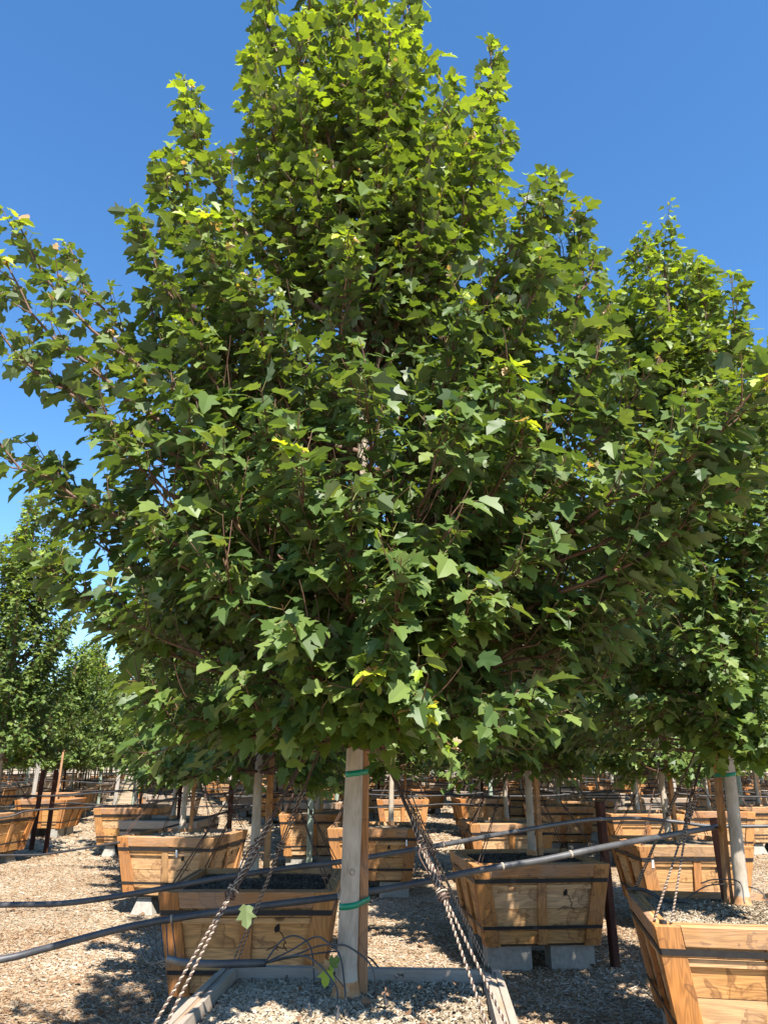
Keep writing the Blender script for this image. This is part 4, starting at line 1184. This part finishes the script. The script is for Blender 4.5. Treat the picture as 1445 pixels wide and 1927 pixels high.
# ------------------------------------------------------------------ green tape on the trunks
def tape(label, tr, base, z, r_extra, sx, sy):
    p = tr.axis(z) + base
    rr = tr.r0 * (1 - 0.86 * (z / tr.h) ** .85) + .0025
    # a loop round the trunk and the stake behind it
    pts = []
    sc = np.array((sx, sy)) - p[:2]; d = np.linalg.norm(sc); u = math.atan2(sc[1], sc[0])
    for a in np.linspace(u + 1.45, u + 2 * math.pi - 1.45, 22): pts.append((p[0] + rr * math.cos(a), p[1] + rr * math.sin(a)))
    for a in np.linspace(u - 1.45, u + 1.45, 12): pts.append((sx + .030 * math.cos(a), sy + .030 * math.sin(a)))
    b = MB(); n = len(pts); hh = .0115
    slope = lambda q: .012 * ((q[0] - p[0]) / .1)
    V = [(q[0], q[1], p[2] + slope(q) + h) for h in (-hh, hh) for q in pts]
    cx_, cy_ = np.mean(pts, 0)
    V += [(cx_ + (q[0] - cx_) * .97, cy_ + (q[1] - cy_) * .97, p[2] + slope(q) + h) for h in (-hh, hh) for q in pts]
    F = []
    for i in range(n):
        j = (i + 1) % n
        F += [(i, j, n + j, n + i), (2 * n + j, 2 * n + i, 3 * n + i, 3 * n + j), (n + i, n + j, 3 * n + j, 3 * n + i), (j, i, 2 * n + i, 2 * n + j)]
    b.poly(V, F)
    return tag(link('tie_tape', b.mesh('tie_tape', [M['tape']], True)), label, 'tape')
tape('lower green tape tie round the tall maple trunk and its stake', big, MT, .335, 0, -0.088, 3.425)
tape('upper green tape tie just under the foliage of the tall maple', big, MT, .835, 0, -0.088, 3.425)
tape('green tape tie under the foliage of the cream trunk', rt, RT, .80, 0, 2.266, 5.35)

# pruning scars on the tall maple trunk
for z, az in ((.30, -2.95), (.225, -2.7), (.46, -1.35), (.385, -3.0)):
    p = big.axis(z); rr = .040 * (1 - .86 * (z / 5.9) ** .85)
    b = MB()
    n = 10
    rings = [[(ra * math.cos(q * 6.283 / n), ra * 1.2 * math.sin(q * 6.283 / n), dd) for q in range(n)] for ra, dd in ((.015, -.008), (.0115, .003), (.0075, .0035))]
    b.poly(sum(rings, []), [(q, (q + 1) % n, n + (q + 1) % n, n + q) for q in range(n)] + [(n + q, n + (q + 1) % n, 2 * n + (q + 1) % n, 2 * n + q) for q in range(n)])
    b.poly(rings[2], [tuple(range(n))], 1)
    o = link('pruning_scar', b.mesh('pruning_scar', [M['scar'], M['bark']], True), main_tree)
    o.matrix_local = Matrix.Translation((p[0] + rr * math.cos(az), p[1] + rr * math.sin(az), z)) @ Vector((math.cos(az), math.sin(az), .1)).to_track_quat('Z', 'Y').to_matrix().to_4x4()

# ------------------------------------------------------------------ single leaves away from the crown
def loose_leaf(label, pos, ydir, nrm, size, yo, ti, mat=None, name='fallen_leaf'):
    o = link(name, leaf_piece(2, yo, ti) if mat is None else DRY)
    y = unit(ydir); nn = np.asarray(nrm, float); nn = unit(nn - y * (nn @ y)); x = np.cross(y, nn)
    m4 = np.eye(4); m4[:3, :3] = np.stack([x, y, nn], 1) * size; m4[:3, 3] = pos
    o.matrix_world = Matrix(m4.tolist())
    return tag(o, label, 'leaf')
T_, F_ = TPL[0][5]
DRY = mesh_np('dry_leaf', T_ * (1, 1, 2.2), np.array(F_).ravel(), np.full(len(F_), 3), [M['dryleaf']], False)
loose_leaf('pale green leaf caught in the knot of the twisted guy rope', at(463, 1704, 2.80), (.12, 0, -1), (-.1, 1, -.25), .070, .3, .95)
for k in range(16):
    x, y = -.14 + rng.uniform(-.48, .48), 3.15 + rng.uniform(-.3, .5)
    o = loose_leaf('curled brown fallen leaf on the chips of the tall maple box', (x, y, SOIL + .035), (rng.normal(), rng.normal(), .15), (rng.normal(0, .3), rng.normal(0, .3), 1), rng.uniform(.028, .045), 0, 0, 'dry')
    o['group'] = 'fallen leaves in the tall maple box'
for k in range(60):
    y = rng.uniform(5.6, 12); x = rng.uniform(-.5, .5) * y
    o = loose_leaf('curled brown fallen leaf lying on the mulch', (x, y, .02), (rng.normal(), rng.normal(), .1), (rng.normal(0, .3), rng.normal(0, .3), 1), rng.uniform(.05, .08), 0, 0, 'dry')
    o['group'] = 'fallen leaves on the mulch'
# sprout at the foot of the tall maple
sp = thing('trunk_sprout', 'small yellow green sprout with red tip at the foot of the tall maple', 'sprout', tuple(at(632, 1850, 3.28)))
Pst = smooth_path([(.03, .03, -.02), (.0, .0, .02), (-.03, -.02, .06)], 10)
tube_obj('stem', [(Pst, .002)], 6, M['twig'], sp)
for (d, nr, sz, yo) in (((-.2, -.3, -1), (-.2, -1, .2), .07, 1.1), ((.5, .1, .3), (0, -1, .6), .055, .5), ((-1, -.1, .05), (0, -.5, 1), .06, 1.8), ((-.4, -.2, .9), (0, -1, .2), .03, 1.8)):
    o = link('leaf', leaf_piece(3, yo, .8), sp)
    y = unit(d); nn = np.asarray(nr, float); nn = unit(nn - y * (nn @ y)); x = np.cross(y, nn)
    m4 = np.eye(4); m4[:3, :3] = np.stack([x, y, nn], 1) * sz; m4[:3, 3] = Pst[-1]
    o.matrix_local = Matrix(m4.tolist())
